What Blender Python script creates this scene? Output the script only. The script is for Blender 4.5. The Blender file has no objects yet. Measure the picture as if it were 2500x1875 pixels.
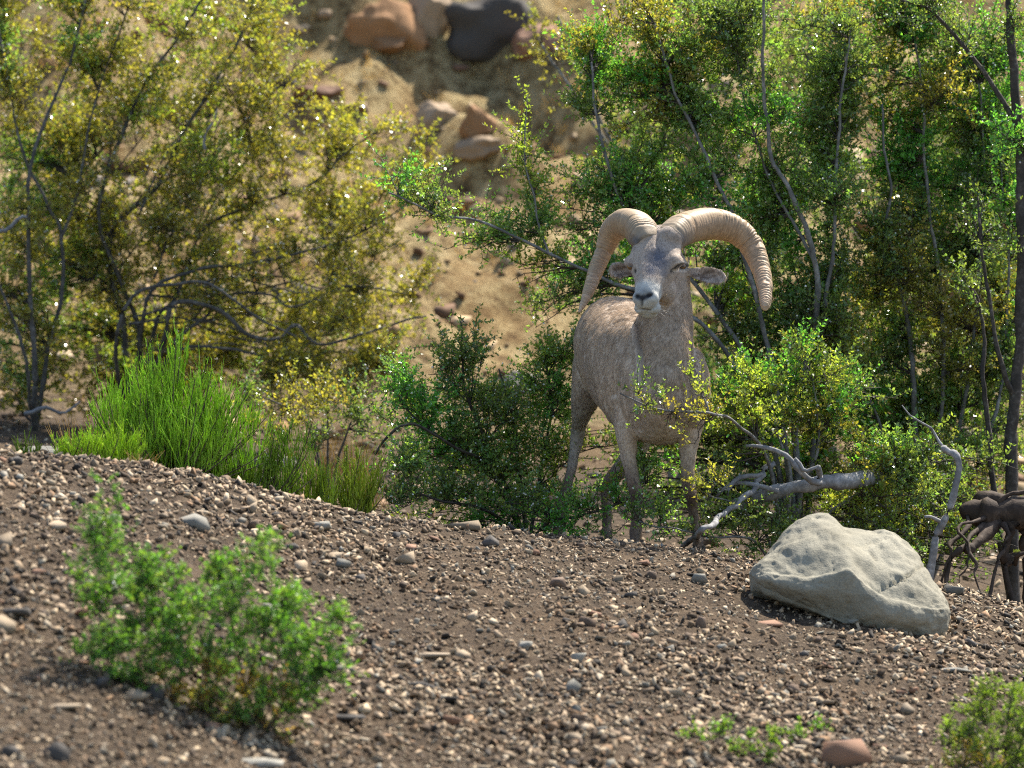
import bpy, math, random
import numpy as np
from mathutils import Vector
from mathutils.bvhtree import BVHTree

# ------------------------------------------------------------------ camera, sky, sun, exposure
scene = bpy.context.scene
S, D, CX, CY = 0.00144, 25.0, 1250.0, 937.5          # metres per photo pixel at D metres

cam_d = bpy.data.cameras.new('camera')
cam_d.lens = 250.0; cam_d.sensor_width = 36.0
cam_d.clip_start = 0.5; cam_d.clip_end = 2000.0
cam_d.dof.use_dof = True
cam_d.dof.focus_distance = 24.85
cam_d.dof.aperture_fstop = 3.8
cam = bpy.data.objects.new('camera', cam_d)
cam.rotation_euler = (math.radians(90), 0, 0)
scene.collection.objects.link(cam)
scene.camera = cam

SUN_EL, SUN_AZ = 56.0, 38.0      # azimuth: degrees to the right of straight away from the camera
world = bpy.data.worlds.new('World'); scene.world = world
world.use_nodes = True
wn = world.node_tree
bg = wn.nodes['Background']
sky = wn.nodes.new('ShaderNodeTexSky')
sky.sky_type = 'NISHITA'; sky.sun_disc = False
sky.sun_elevation = math.radians(SUN_EL); sky.sun_rotation = math.radians(SUN_AZ)
wn.links.new(sky.outputs[0], bg.inputs[0])
bg.inputs[1].default_value = 0.12
sun_d = bpy.data.lights.new('sun', 'SUN')
sun_d.energy = 5.0; sun_d.angle = math.radians(0.5); sun_d.color = (1.0, 0.93, 0.82)
sun = bpy.data.objects.new('sun', sun_d)
e, a = math.radians(SUN_EL), math.radians(SUN_AZ)
SUNV = Vector((math.cos(e)*math.sin(a), math.cos(e)*math.cos(a), math.sin(e)))
sun.rotation_euler = SUNV.to_track_quat('Z', 'Y').to_euler()
scene.collection.objects.link(sun)
vs = scene.view_settings
vs.view_transform = 'Standard'; vs.look = 'None'; vs.gamma = 1.0; vs.use_curve_mapping = False
vs.exposure = 1.2
cy = scene.cycles
cy.max_bounces = 8; cy.diffuse_bounces = 4; cy.glossy_bounces = 2; cy.transmission_bounces = 6
cy.use_denoising = False
cy.sample_clamp_indirect = 6.0
cy.blur_glossy = 0.2
cy.filter_width = 1.1

# ------------------------------------------------------------------ helpers
rng = np.random.default_rng(11)
COL = scene.collection

def P(px, py, Y):
    k = S * Y / D
    return np.array([(px - CX) * k, Y, (CY - py) * k])

def to_px(p):
    k = S * p[..., 1] / D
    return p[..., 0] / k + CX, CY - p[..., 2] / k

def hash3(ix, iy, iz, seed):
    h = (ix * 374761393 + iy * 668265263 + iz * 2147483647 + seed * 1274126177) & 0xffffffff
    h = ((h ^ (h >> 13)) * 1274126177) & 0xffffffff
    h = ((h ^ (h >> 16)) * 2246822519) & 0xffffffff
    return ((h ^ (h >> 15)) & 0xffffff) / float(0xffffff)

def vnoise(p, seed=0):
    p = np.asarray(p, float)
    i = np.floor(p).astype(np.int64); f = p - i; f = f * f * (3 - 2 * f)
    r = 0
    for dx in (0, 1):
        for dy in (0, 1):
            for dz in (0, 1):
                w = (f[..., 0] if dx else 1 - f[..., 0]) * (f[..., 1] if dy else 1 - f[..., 1]) * (f[..., 2] if dz else 1 - f[..., 2])
                r = r + w * hash3(i[..., 0] + dx, i[..., 1] + dy, i[..., 2] + dz, seed)
    return r * 2 - 1

def fbm(p, octv=4, seed=0, gain=0.5):
    r = 0; a = 1.0
    p = np.asarray(p, float)
    for o in range(octv):
        r = r + a * vnoise(p * (2.03 ** o) + 17.3 * o, seed + o); a *= gain
    return r

def sstep(a, b, x):
    t = np.clip((x - a) / (b - a), 0, 1); return t * t * (3 - 2 * t)

def unit(v):
    return v / np.maximum(np.linalg.norm(v, axis=-1, keepdims=True), 1e-9)

def link(o, parent=None):
    COL.objects.link(o)
    if parent is not None:
        o.parent = parent
        o.matrix_parent_inverse = parent.matrix_world.inverted() if parent.type != 'EMPTY' else o.matrix_parent_inverse
    return o

def mesh_from(name, V, faces, cols=None, smooth=False):
    """faces: list of int arrays (n,k)."""
    me = bpy.data.meshes.new(name)
    V = np.ascontiguousarray(V, np.float32)
    me.vertices.add(len(V)); me.vertices.foreach_set('co', V.ravel())
    faces = [np.asarray(f, np.int32) for f in faces if len(f)]
    loops = np.concatenate([f.ravel() for f in faces])
    sizes = np.concatenate([np.full(len(f), f.shape[1], np.int32) for f in faces])
    starts = np.concatenate([[0], np.cumsum(sizes)[:-1]]).astype(np.int32)
    me.loops.add(len(loops)); me.loops.foreach_set('vertex_index', loops)
    me.polygons.add(len(sizes)); me.polygons.foreach_set('loop_start', starts)
    me.polygons.foreach_set('loop_total', sizes)
    if smooth:
        me.polygons.foreach_set('use_smooth', np.ones(len(sizes), bool))
    me.update(calc_edges=True)
    me.validate()
    if cols is not None:
        at = me.attributes.new('col', 'FLOAT_COLOR', 'POINT')
        c4 = np.ones((len(V), 4), np.float32); c4[:, :3] = cols
        at.data.foreach_set('color', c4.ravel())
    return me

def add(name, V, faces, mat, parent=None, cols=None, smooth=False, origin=None):
    V = np.asarray(V, float)
    off = np.zeros(3)
    if origin is not None:
        off = np.asarray(origin, float)
    elif parent is not None:
        off = np.array(world_loc(parent))
    me = mesh_from(name, V - off, faces, cols, smooth)
    me.materials.append(mat)
    o = bpy.data.objects.new(name, me)
    COL.objects.link(o)
    if parent is not None:
        o.parent = parent
    else:
        o.location = off
    return o

WLOC = {}
def world_loc(o):
    loc = np.zeros(3)
    while o is not None:
        loc += np.array(o.location); o = o.parent
    return loc

def empty(name, loc, label, cat, group=None):
    o = bpy.data.objects.new(name, None)
    o.location = loc; o.empty_display_size = 0.1
    COL.objects.link(o)
    return tag(o, label, cat, group)

def tag(o, label=None, cat=None, group=None, kind=None):
    if label: o['label'] = label
    if cat: o['category'] = cat
    if group: o['group'] = group
    if kind: o['kind'] = kind
    return o

class Mat:
    def __init__(self, name):
        self.m = bpy.data.materials.new(name); self.m.use_nodes = True
        self.t = self.m.node_tree; self.n = self.t.nodes; self.l = self.t.links
        self.b = self.n['Principled BSDF']; self.out = self.n['Material Output']
    def node(self, typ, **kw):
        x = self.n.new(typ)
        for k, v in kw.items(): setattr(x, k, v)
        return x
    def link(self, a, b): self.l.new(a, b)
    def noise(self, scale, detail=5, rough=0.6, vec=None, obj=True):
        x = self.node('ShaderNodeTexNoise')
        x.inputs['Scale'].default_value = scale; x.inputs['Detail'].default_value = detail
        x.inputs['Roughness'].default_value = rough
        if vec is None:
            if not hasattr(self, 'tc'): self.tc = self.node('ShaderNodeTexCoord')
            vec = self.tc.outputs['Object']
        self.link(vec, x.inputs['Vector'])
        return x.outputs['Fac']
    def ramp(self, fac, stops):
        r = self.node('ShaderNodeValToRGB')
        while len(r.color_ramp.elements) < len(stops): r.color_ramp.elements.new(0.5)
        for el, (p, c) in zip(r.color_ramp.elements, stops):
            el.position = p; el.color = (*c, 1)
        self.link(fac, r.inputs[0]); return r.outputs[0]
    def mix(self, fac, a, b, mode='MIX'):
        x = self.node('ShaderNodeMix', data_type='RGBA', blend_type=mode)
        for sock, val in ((x.inputs[0], fac), (x.inputs[6], a), (x.inputs[7], b)):
            if hasattr(val, 'is_output'): self.link(val, sock)
            elif isinstance(val, (int, float)): sock.default_value = val
            else: sock.default_value = (*val, 1)
        return x.outputs[2]
    def attr(self, name='col'):
        x = self.node('ShaderNodeAttribute', attribute_name=name); return x.outputs['Color']
    def bump(self, h, strength=0.5, dist=0.01):
        x = self.node('ShaderNodeBump')
        x.inputs['Strength'].default_value = strength; x.inputs['Distance'].default_value = dist
        self.link(h, x.inputs['Height']); self.link(x.outputs[0], self.b.inputs['Normal'])
    def set(self, rough=0.8, spec=0.3):
        self.b.inputs['Roughness'].default_value = rough
        self.b.inputs['Specular IOR Level'].default_value = spec
        return self.m

def leaf_material(name, transl=0.45, rough=0.38, spec=0.5):
    M = Mat(name)
    c = M.attr()
    M.link(c, M.b.inputs['Base Color'])
    M.set(rough, spec)
    t = M.node('ShaderNodeBsdfTranslucent')
    tint = M.mix(1.0, c, (1.55, 1.5, 0.55), 'MULTIPLY')
    M.link(tint, t.inputs['Color'])
    mx = M.node('ShaderNodeMixShader'); mx.inputs[0].default_value = transl
    M.link(M.b.outputs[0], mx.inputs[1]); M.link(t.outputs[0], mx.inputs[2])
    M.link(mx.outputs[0], M.out.inputs['Surface'])
    return M.m

MAT_LEAF = leaf_material('creosote_leaf', 0.55, 0.24, 0.8)
MAT_SOFT = leaf_material('soft_leaf', 0.5, 0.45, 0.4)
MAT_STEMGREEN = leaf_material('green_stem', 0.35, 0.5, 0.35)

def bark_material(name, c0, c1, c2):
    M = Mat(name)
    f = M.noise(60, 6, 0.65); g = M.noise(14, 3)
    c = M.ramp(f, [(0.3, c0), (0.55, c1), (0.75, c2)])
    c = M.mix(M.ramp(g, [(0.4, (0, 0, 0)), (0.65, (1, 1, 1))]), c, tuple(0.45 * np.array(c1)))
    M.link(c, M.b.inputs['Base Color']); M.bump(f, 0.6, 0.004)
    return M.set(0.8, 0.25)
MAT_BARK = bark_material('grey_bark', (0.10, 0.09, 0.08), (0.22, 0.21, 0.19), (0.36, 0.35, 0.33))
MAT_BARKD = bark_material('dark_bark', (0.035, 0.028, 0.022), (0.085, 0.07, 0.055), (0.2, 0.18, 0.16))
MAT_BARKG = bark_material('ashen_bark', (0.055, 0.048, 0.04), (0.13, 0.12, 0.105), (0.3, 0.29, 0.27))
MAT_PALE = bark_material('bleached_wood', (0.12, 0.115, 0.11), (0.29, 0.285, 0.28), (0.45, 0.45, 0.44))
MAT_ROOT = bark_material('root_bark', (0.03, 0.02, 0.014), (0.085, 0.058, 0.04), (0.17, 0.13, 0.10))

M = Mat('twig_bark'); M.b.inputs['Base Color'].default_value = (0.07, 0.055, 0.035, 1); MAT_TWIG = M.set(0.75, 0.3)
M = Mat('seed_fuzz_and_glint'); M.b.inputs['Base Color'].default_value = (0.78, 0.77, 0.70, 1)
M.b.inputs['Subsurface Weight'].default_value = 0.0; MAT_SEED_GLINT = M.set(0.9, 0.1)  # white of the seed fuzz, also used for imitated leaf glints
M = Mat('yellow_petal'); M.b.inputs['Base Color'].default_value = (0.75, 0.6, 0.03, 1); MAT_PETAL = M.set(0.6, 0.2)

M = Mat('gravel_stone')
c = M.attr(); f = M.noise(220, 4)
c = M.mix(1.0, c, M.ramp(f, [(0.3, (0.7, 0.7, 0.7)), (0.7, (1.2, 1.18, 1.15))]), 'MULTIPLY')
M.link(c, M.b.inputs['Base Color']); MAT_GRAVEL = M.set(0.85, 0.25)

def stone_material(name, c0, c1):
    M = Mat(name)
    oi = M.node('ShaderNodeObjectInfo')
    f = M.noise(35, 6, 0.65); g = M.noise(160, 3)
    c = M.mix(f, c0, c1)
    v = M.node('ShaderNodeMath', operation='MULTIPLY_ADD')
    M.link(oi.outputs['Random'], v.inputs[0]); v.inputs[1].default_value = 0.7; v.inputs[2].default_value = 0.65
    cmb = M.node('ShaderNodeCombineColor')
    for i in range(3): M.link(v.outputs[0], cmb.inputs[i])
    c = M.mix(1.0, c, cmb.outputs[0], 'MULTIPLY')
    c = M.mix(1.0, c, M.ramp(g, [(0.3, (0.7, 0.7, 0.7)), (0.7, (1.15, 1.15, 1.15))]), 'MULTIPLY')
    M.link(c, M.b.inputs['Base Color']); M.bump(f, 0.5, 0.004)
    return M.set(0.85, 0.25)
MAT_STONES = {
    'pale': stone_material('pale_tan_stone', (0.22, 0.165, 0.11), (0.40, 0.315, 0.215)),
    'brown': stone_material('brown_stone', (0.11, 0.075, 0.05), (0.22, 0.155, 0.11)),
    'dark': stone_material('dark_grey_stone', (0.05, 0.044, 0.037), (0.135, 0.12, 0.105)),
    'grey': stone_material('grey_stone', (0.15, 0.14, 0.115), (0.32, 0.30, 0.25)),
    'red': stone_material('reddish_stone', (0.19, 0.095, 0.055), (0.33, 0.2, 0.13)),
    'orange': stone_material('orange_hill_rock', (0.17, 0.085, 0.035), (0.36, 0.2, 0.095)),
    'hill': stone_material('tan_hill_rock', (0.22, 0.15, 0.09), (0.42, 0.31, 0.2)),
}

# ------------------------------------------------------------------ terrain
cr_px = np.array([-2500, -800, 0, 250, 500, 700, 900, 1200, 1500, 1750, 1850, 2100, 2350, 2500, 3300, 5000.])
cr_py = np.array([900, 1060, 1105, 1120, 1158, 1212, 1262, 1290, 1322, 1350, 1375, 1400, 1440, 1482, 1650, 1900.])
cr_Y = np.interp(cr_px, [-2500, 0, 1250, 2500, 5000], [21.8, 22.8, 24.15, 24.9, 25.6])
cr_x = (cr_px - CX) * S * cr_Y / D
cr_z = (CY - cr_py) * S * cr_Y / D
_tx = np.linspace(-7, 7, 1401)
def _sm(v, k=25):
    p = np.pad(v, k, mode='edge'); w = np.hanning(2 * k + 1); w /= w.sum()
    return np.convolve(p, w, 'valid')
T_Y = _sm(np.interp(_tx, cr_x, cr_Y)); T_Z = _sm(np.interp(_tx, cr_x, cr_z), 12)
T_S = _sm(np.interp(_tx, [-4, -1.8, 0, 1.8, 4], [0.25, 0.235, 0.185, 0.145, 0.13]))

def crestY(x): return np.interp(x, _tx, T_Y)

def softplus(x, r):
    q = x / r
    return r * np.where(q > 30, q, np.log1p(np.exp(np.clip(q, -30, 30))))

def ground_z(x, y, detail=True):
    x = np.asarray(x, float); y = np.asarray(y, float)
    xc = np.clip(x, -7, 7)
    Yc = np.interp(xc, _tx, T_Y); zc = np.interp(xc, _tx, T_Z); s = np.interp(xc, _tx, T_S)
    d = Yc - y
    front = zc - s * (softplus(d, 0.10) - 0.02) + 0.12 * s * softplus(d - 9, 1.5)
    zb = -0.42 - 0.112 * np.clip(x, -6, 6)
    t = np.clip((y - Yc) / (29.0 - Yc), 0, 1)
    back = zc * (1 - t) + zb * t - 0.085 * np.sin(np.pi * np.sqrt(t) ** 1.3) * 1.0
    z = np.where(d > -0.25, front, back)
    w = sstep(0.0, 0.5, y - Yc)
    z = front * (1 - w) + back * w
    hill = softplus(y - 29.6, 0.35)
    hs = 0.40 - 0.02 * np.clip(x, -5, 5)
    z = z + hs * np.minimum(hill, 60) * (1.0 + 0.0 * x)
    p3 = np.stack([x, y, 0 * x], -1)
    hillw = sstep(29.5, 31.5, y)
    z = z + hillw * (0.16 * fbm(p3 * 0.9, 3, 5) * np.clip(hill, 0, 3) + 0.06 * np.abs(fbm(p3 * 2.6, 3, 15)) + 0.04 * fbm(p3 * 7, 2, 16))
    if detail:
        # shallow rills running down the bank to the right
        q = np.stack([(x * 0.85 + (y - 22) * 0.55) * 1.0, (y - 22) * 0.35 - x * 0.1, 0 * x], -1)
        z = z + 0.035 * fbm(p3 * 1.3, 3, 9) * sstep(0.05, 1.2, np.abs(d)) * 0.8
        z = z + 0.018 * fbm(q * 5.0, 3, 21) * sstep(0.1, 0.8, d)
        z = z + 0.006 * fbm(p3 * 16, 3, 33)
    return z

def ground_hit(px, py, y0=17.0, y1=60.0):
    Y = np.arange(y0, y1, 0.004); k = S / D
    x = (px - CX) * k * Y; z = (CY - py) * k * Y
    g = ground_z(x, Y)
    i = int(np.argmax(z < g))
    return np.array([x[i], Y[i], g[i]])

def geo(a, b, n):
    return a + (b - a) * (np.linspace(0, 1, n) ** 2.2)
gx = np.concatenate([-geo(2.5, 130, 24)[::-1], np.arange(-2.48, 2.49, 0.03), geo(2.5, 130, 24)])
gy = np.concatenate([18.2 - geo(0, 60, 20)[::-1][:-1], np.arange(18.2, 25.6, 0.03), np.arange(25.6, 40, 0.07), 40 + geo(0, 200, 26)])
GX, GY = np.meshgrid(gx, gy)
GZ = ground_z(GX, GY)
V = np.stack([GX, GY, GZ], -1).reshape(-1, 3)
nx, ny = len(gx), len(gy)
ii = (np.arange(ny - 1)[:, None] * nx + np.arange(nx - 1)[None, :]).ravel()
F = np.stack([ii, ii + 1, ii + nx + 1, ii + nx], -1)
M = Mat('desert_soil')
geo_n = M.node('ShaderNodeNewGeometry')
pos = geo_n.outputs['Position']
f1 = M.noise(2.2, 6, 0.65, pos); f2 = M.noise(28, 6, 0.7, pos); f3 = M.noise(120, 4, 0.7, pos)
near = M.ramp(f2, [(0.28, (0.04, 0.029, 0.019)), (0.5, (0.095, 0.067, 0.043)), (0.72, (0.19, 0.14, 0.088))])
near = M.mix(M.ramp(f1, [(0.5, (0, 0, 0)), (0.7, (0.5, 0.5, 0.5))]), near, (0.2, 0.135, 0.08))
sep = M.node('ShaderNodeSeparateXYZ'); M.link(pos, sep.inputs[0])
mr = M.node('ShaderNodeMapRange'); mr.inputs[1].default_value = 29.3; mr.inputs[2].default_value = 31.0
M.link(sep.outputs[1], mr.inputs[0])
h1 = M.noise(1.3, 5, 0.6, pos); h2 = M.noise(11, 8, 0.8, pos)
hill = M.ramp(h2, [(0.36, (0.06, 0.038, 0.018)), (0.46, (0.23, 0.16, 0.07)), (0.54, (0.40, 0.305, 0.145)), (0.70, (0.52, 0.42, 0.24))])
hill = M.mix(M.ramp(h1, [(0.5, (0, 0, 0)), (0.66, (0.55, 0.55, 0.55))]), hill, (0.27, 0.15, 0.055))
col = M.mix(mr.outputs[0], near, hill)
M.link(col, M.b.inputs['Base Color'])
addn = M.node('ShaderNodeMath', operation='ADD'); M.link(f2, addn.inputs[0]); M.link(f3, addn.inputs[1])
M.bump(addn.outputs[0], 1.0, 0.02)
ground = add('ground', V, [F], M.set(0.95, 0.15), smooth=True)
tag(ground, 'stony brown desert ground rising to a tan hillside', None, None, 'structure')

# ------------------------------------------------------------------ stones
def ico(sub):
    import bmesh
    bm = bmesh.new(); bmesh.ops.create_icosphere(bm, subdivisions=sub, radius=1.0)
    v = np.array([x.co[:] for x in bm.verts]); f = np.array([[q.index for q in p.verts] for p in bm.faces])
    bm.free(); return v, f

def rock_shape(sub, seed, cuts=9, squash=(1, 0.8, 0.55), rough=0.12):
    r = np.random.default_rng(seed)
    v, f = ico(sub)
    v = v * (1 + rough * fbm(v * 1.6 + seed * 3.1, 3, seed)[:, None])
    for _ in range(cuts):                        # shave flat facets
        n = unit(r.normal(size=3)); h = r.uniform(0.55, 0.88)
        dd = v @ n - h
        v = v - np.outer(np.maximum(dd, 0) * 0.95, n)
    return v * np.array(squash), f

def hull_shape(seed, npts=12, squash=(1, 0.8, 0.55)):
    """an angular shard: the hull of points strewn over a rounded block"""
    import bmesh
    r = np.random.default_rng(seed)
    p = r.uniform(-1, 1, (npts, 3)); p = p / (np.sum(np.abs(p) ** 3.2, 1, keepdims=True) ** (1 / 3.2)) * r.uniform(0.78, 1.0, (npts, 1))
    p = p * np.array(squash)
    bm = bmesh.new()
    for q in p: bm.verts.new(q)
    res = bmesh.ops.convex_hull(bm, input=bm.verts)
    bmesh.ops.delete(bm, geom=[v for v in bm.verts if not v.link_faces], context='VERTS')
    bmesh.ops.triangulate(bm, faces=bm.faces); bmesh.ops.recalc_face_normals(bm, faces=bm.faces)
    bm.verts.index_update()
    v = np.array([x.co[:] for x in bm.verts]); f = np.array([[q.index for q in t.verts] for t in bm.faces])
    bm.free()
    return v - v.mean(0), f

def rot_mats(n, r, tilt=0.5):
    az = r.uniform(0, 2 * np.pi, n); tx = r.normal(0, tilt, n); ty = r.normal(0, tilt, n)
    ca, sa = np.cos(az), np.sin(az); cx_, sx_ = np.cos(tx), np.sin(tx); cy_, sy_ = np.cos(ty), np.sin(ty)
    Rz = np.zeros((n, 3, 3)); Rz[:, 0, 0] = ca; Rz[:, 0, 1] = -sa; Rz[:, 1, 0] = sa; Rz[:, 1, 1] = ca; Rz[:, 2, 2] = 1
    Rx = np.zeros((n, 3, 3)); Rx[:, 0, 0] = 1; Rx[:, 1, 1] = cx_; Rx[:, 1, 2] = -sx_; Rx[:, 2, 1] = sx_; Rx[:, 2, 2] = cx_
    Ry = np.zeros((n, 3, 3)); Ry[:, 1, 1] = 1; Ry[:, 0, 0] = cy_; Ry[:, 0, 2] = sy_; Ry[:, 2, 0] = -sy_; Ry[:, 2, 2] = cy_
    return Rx @ Ry @ Rz

PAL = np.array([[0.41, 0.315, 0.205], [0.29, 0.213, 0.138], [0.17, 0.12, 0.076], [0.085, 0.06, 0.04],
                [0.04, 0.034, 0.028], [0.24, 0.15, 0.085], [0.22, 0.20, 0.16], [0.48, 0.39, 0.275]])
PALW = np.array([0.2, 0.22, 0.2, 0.14, 0.08, 0.08, 0.04, 0.05])

def scatter_stones(name, xs, ys, sizes, seed, pal=PAL, palw=PALW, sink=0.25, tilt=0.45, lite=False):
    r = np.random.default_rng(seed)
    n = len(xs)
    tv = [hull_shape(100 + seed * 20 + i, int(r.integers(8, 12)) if not lite else 6, (1, r.uniform(0.45, 0.85), r.uniform(0.25, 0.55))) for i in range(20)]
    which = r.integers(0, len(tv), n)
    R = rot_mats(n, r, tilt)
    z = ground_z(xs, ys)
    c = pal[r.choice(len(pal), n, p=palw / palw.sum())] * r.uniform(0.7, 1.25, n)[:, None]
    ctr = np.stack([xs, ys, z + sizes * (0.5 - sink) * 0.6], -1)
    VV, FF, CC, off = [], [], [], 0
    for k, (v, f) in enumerate(tv):
        m = np.nonzero(which == k)[0]
        q = np.einsum('nij,kj->nki', R[m], v) * sizes[m][:, None, None] + ctr[m][:, None]
        VV.append(q.reshape(-1, 3)); CC.append(np.repeat(c[m], len(v), 0))
        FF.append((f[None] + (np.arange(len(m)) * len(v))[:, None, None]).reshape(-1, 3) + off); off += len(m) * len(v)
    return np.concatenate(VV), np.concatenate(FF), np.concatenate(CC)

def front_points(n, r, margin=0.15, ymin=18.6):
    y = r.uniform(ymin, 25.3, n * 2)
    x = r.uniform(-2.3, 2.3, n * 2)
    keep = (np.abs(x) < 1.8 * y / D + margin) & (y < crestY(x) + 0.3)
    # not below the frame
    z = ground_z(x, y, False)
    keep &= (z / y > -0.0625)
    return x[keep][:n], y[keep][:n]

r = np.random.default_rng(5)
xs, ys = front_points(40000, r)
dens = fbm(np.stack([xs * 1.6, ys * 1.2, 0 * xs], -1), 3, 77)
keep = r.uniform(-0.9, 1.1, len(xs)) < 0.8 * dens + 0.85
xs, ys = xs[keep], ys[keep]
sz = np.clip(0.0104 * np.exp(r.normal(0, 0.45, len(xs))), 0.004, 0.024)
sz = np.clip(sz * np.exp(0.3 * fbm(np.stack([xs * 2.3, ys * 1.7, 0 * xs], -1), 3, 88)), 0.004, 0.026)
V1, F1, C1 = scatter_stones('gravel', xs, ys, sz, 7, tilt=0.7, sink=0.1)
xf, yf = front_points(22000, r)
Vf, Ff, Cf = scatter_stones('gravel', xf, yf, np.clip(0.0045 * np.exp(r.normal(0, 0.35, len(xf))), 0.002, 0.008), 6, tilt=0.7, sink=0.1, lite=True)
x2 = r.uniform(-2.8, 2.8, 9000); y2 = r.uniform(23, 30, 9000)
k2 = (y2 > crestY(x2) + 0.25)
s2 = np.clip(0.011 * np.exp(r.normal(0, 0.6, len(x2))), 0.003, 0.05)
V2, F2, C2 = scatter_stones('gravel', x2[k2], y2[k2], s2[k2], 8)
g = add('gravel', np.concatenate([V1, V2, Vf]), [np.concatenate([F1, F2 + len(V1), Ff + len(V1) + len(V2)])], MAT_GRAVEL, cols=np.concatenate([C1, C2, Cf]))
tag(g, 'loose brown and tan gravel covering the bank', 'gravel', None, 'stuff')

# stones on the hillside, too blurred to tell apart singly
n = 9500
yh = 29.5 + 9 * r.uniform(0, 1, n) ** 1.1; xh = r.uniform(-3.4, 3.4, n)
sh = np.clip(0.020 * np.exp(r.normal(0, 0.75, n)), 0.006, 0.11)
cl = fbm(np.stack([xh * 0.8, yh * 0.8, 0 * xh], -1), 2, 55); kh = r.uniform(-0.7, 0.8, n) < cl + 0.25
HP = np.array([[0.40, 0.29, 0.165], [0.27, 0.165, 0.08], [0.15, 0.085, 0.045], [0.44, 0.34, 0.22], [0.2, 0.17, 0.14]])
V, F, C = scatter_stones('hill_rubble', xh[kh], yh[kh], sh[kh], 9, HP, np.array([0.3, 0.25, 0.2, 0.15, 0.1]))
g = add('hill_rubble', V, [F], MAT_GRAVEL, cols=C)
tag(g, 'small tan rubble strewn over the sunlit hillside', 'rubble', None, 'stuff')

# individual stones
STONE_MESH = {}
for kind in ('pale', 'brown', 'dark', 'grey', 'red', 'orange', 'hill'):
    STONE_MESH[kind] = []
    for i in range(8):
        rr = np.random.default_rng(hash3(np.int64(i), np.int64(len(kind)), np.int64(ord(kind[0])), 3).__hash__() % 9999)
        v, f = hull_shape(300 + i * 7 + ord(kind[0]), int(rr.integers(10, 15)), (1.0, rr.uniform(0.55, 0.9), rr.uniform(0.35, 0.7)))
        me = mesh_from('stone', v, [f]); me.materials.append(MAT_STONES[kind]); STONE_MESH[kind].append(me)
LABELS = {
    'pale': ('pale tan angular stone lying loose on the gravel bank', 'pale tan stones on the gravel bank'),
    'brown': ('dull brown angular stone lying loose on the gravel bank', 'brown stones on the gravel bank'),
    'dark': ('dark charcoal grey stone lying loose on the gravel bank', 'dark stones on the gravel bank'),
    'grey': ('pale grey stone lying loose on the gravel bank', 'grey stones on the gravel bank'),
    'red': ('reddish brown stone lying loose on the gravel bank', 'reddish stones on the gravel bank'),
}
def place_stone(kind, pos, size, az, name='stone', label=None, group=None, stretch=(1, 1, 1), tilt=(0, 0), idx=None, sink=0.2, cat='stone'):
    me = STONE_MESH[kind][(idx if idx is not None else int(rng.integers(0, 8)))]
    o = bpy.data.objects.new(name, me)
    o.location = (pos[0], pos[1], pos[2] + size * stretch[2] * (0.5 - sink) * 0.7)
    o.rotation_euler = (tilt[0], tilt[1], az)
    o.scale = (size * stretch[0], size * stretch[1], size * stretch[2])
    COL.objects.link(o)
    return tag(o, label or LABELS[kind][0], cat, group or (LABELS[kind][1] if not label else None))

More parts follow.
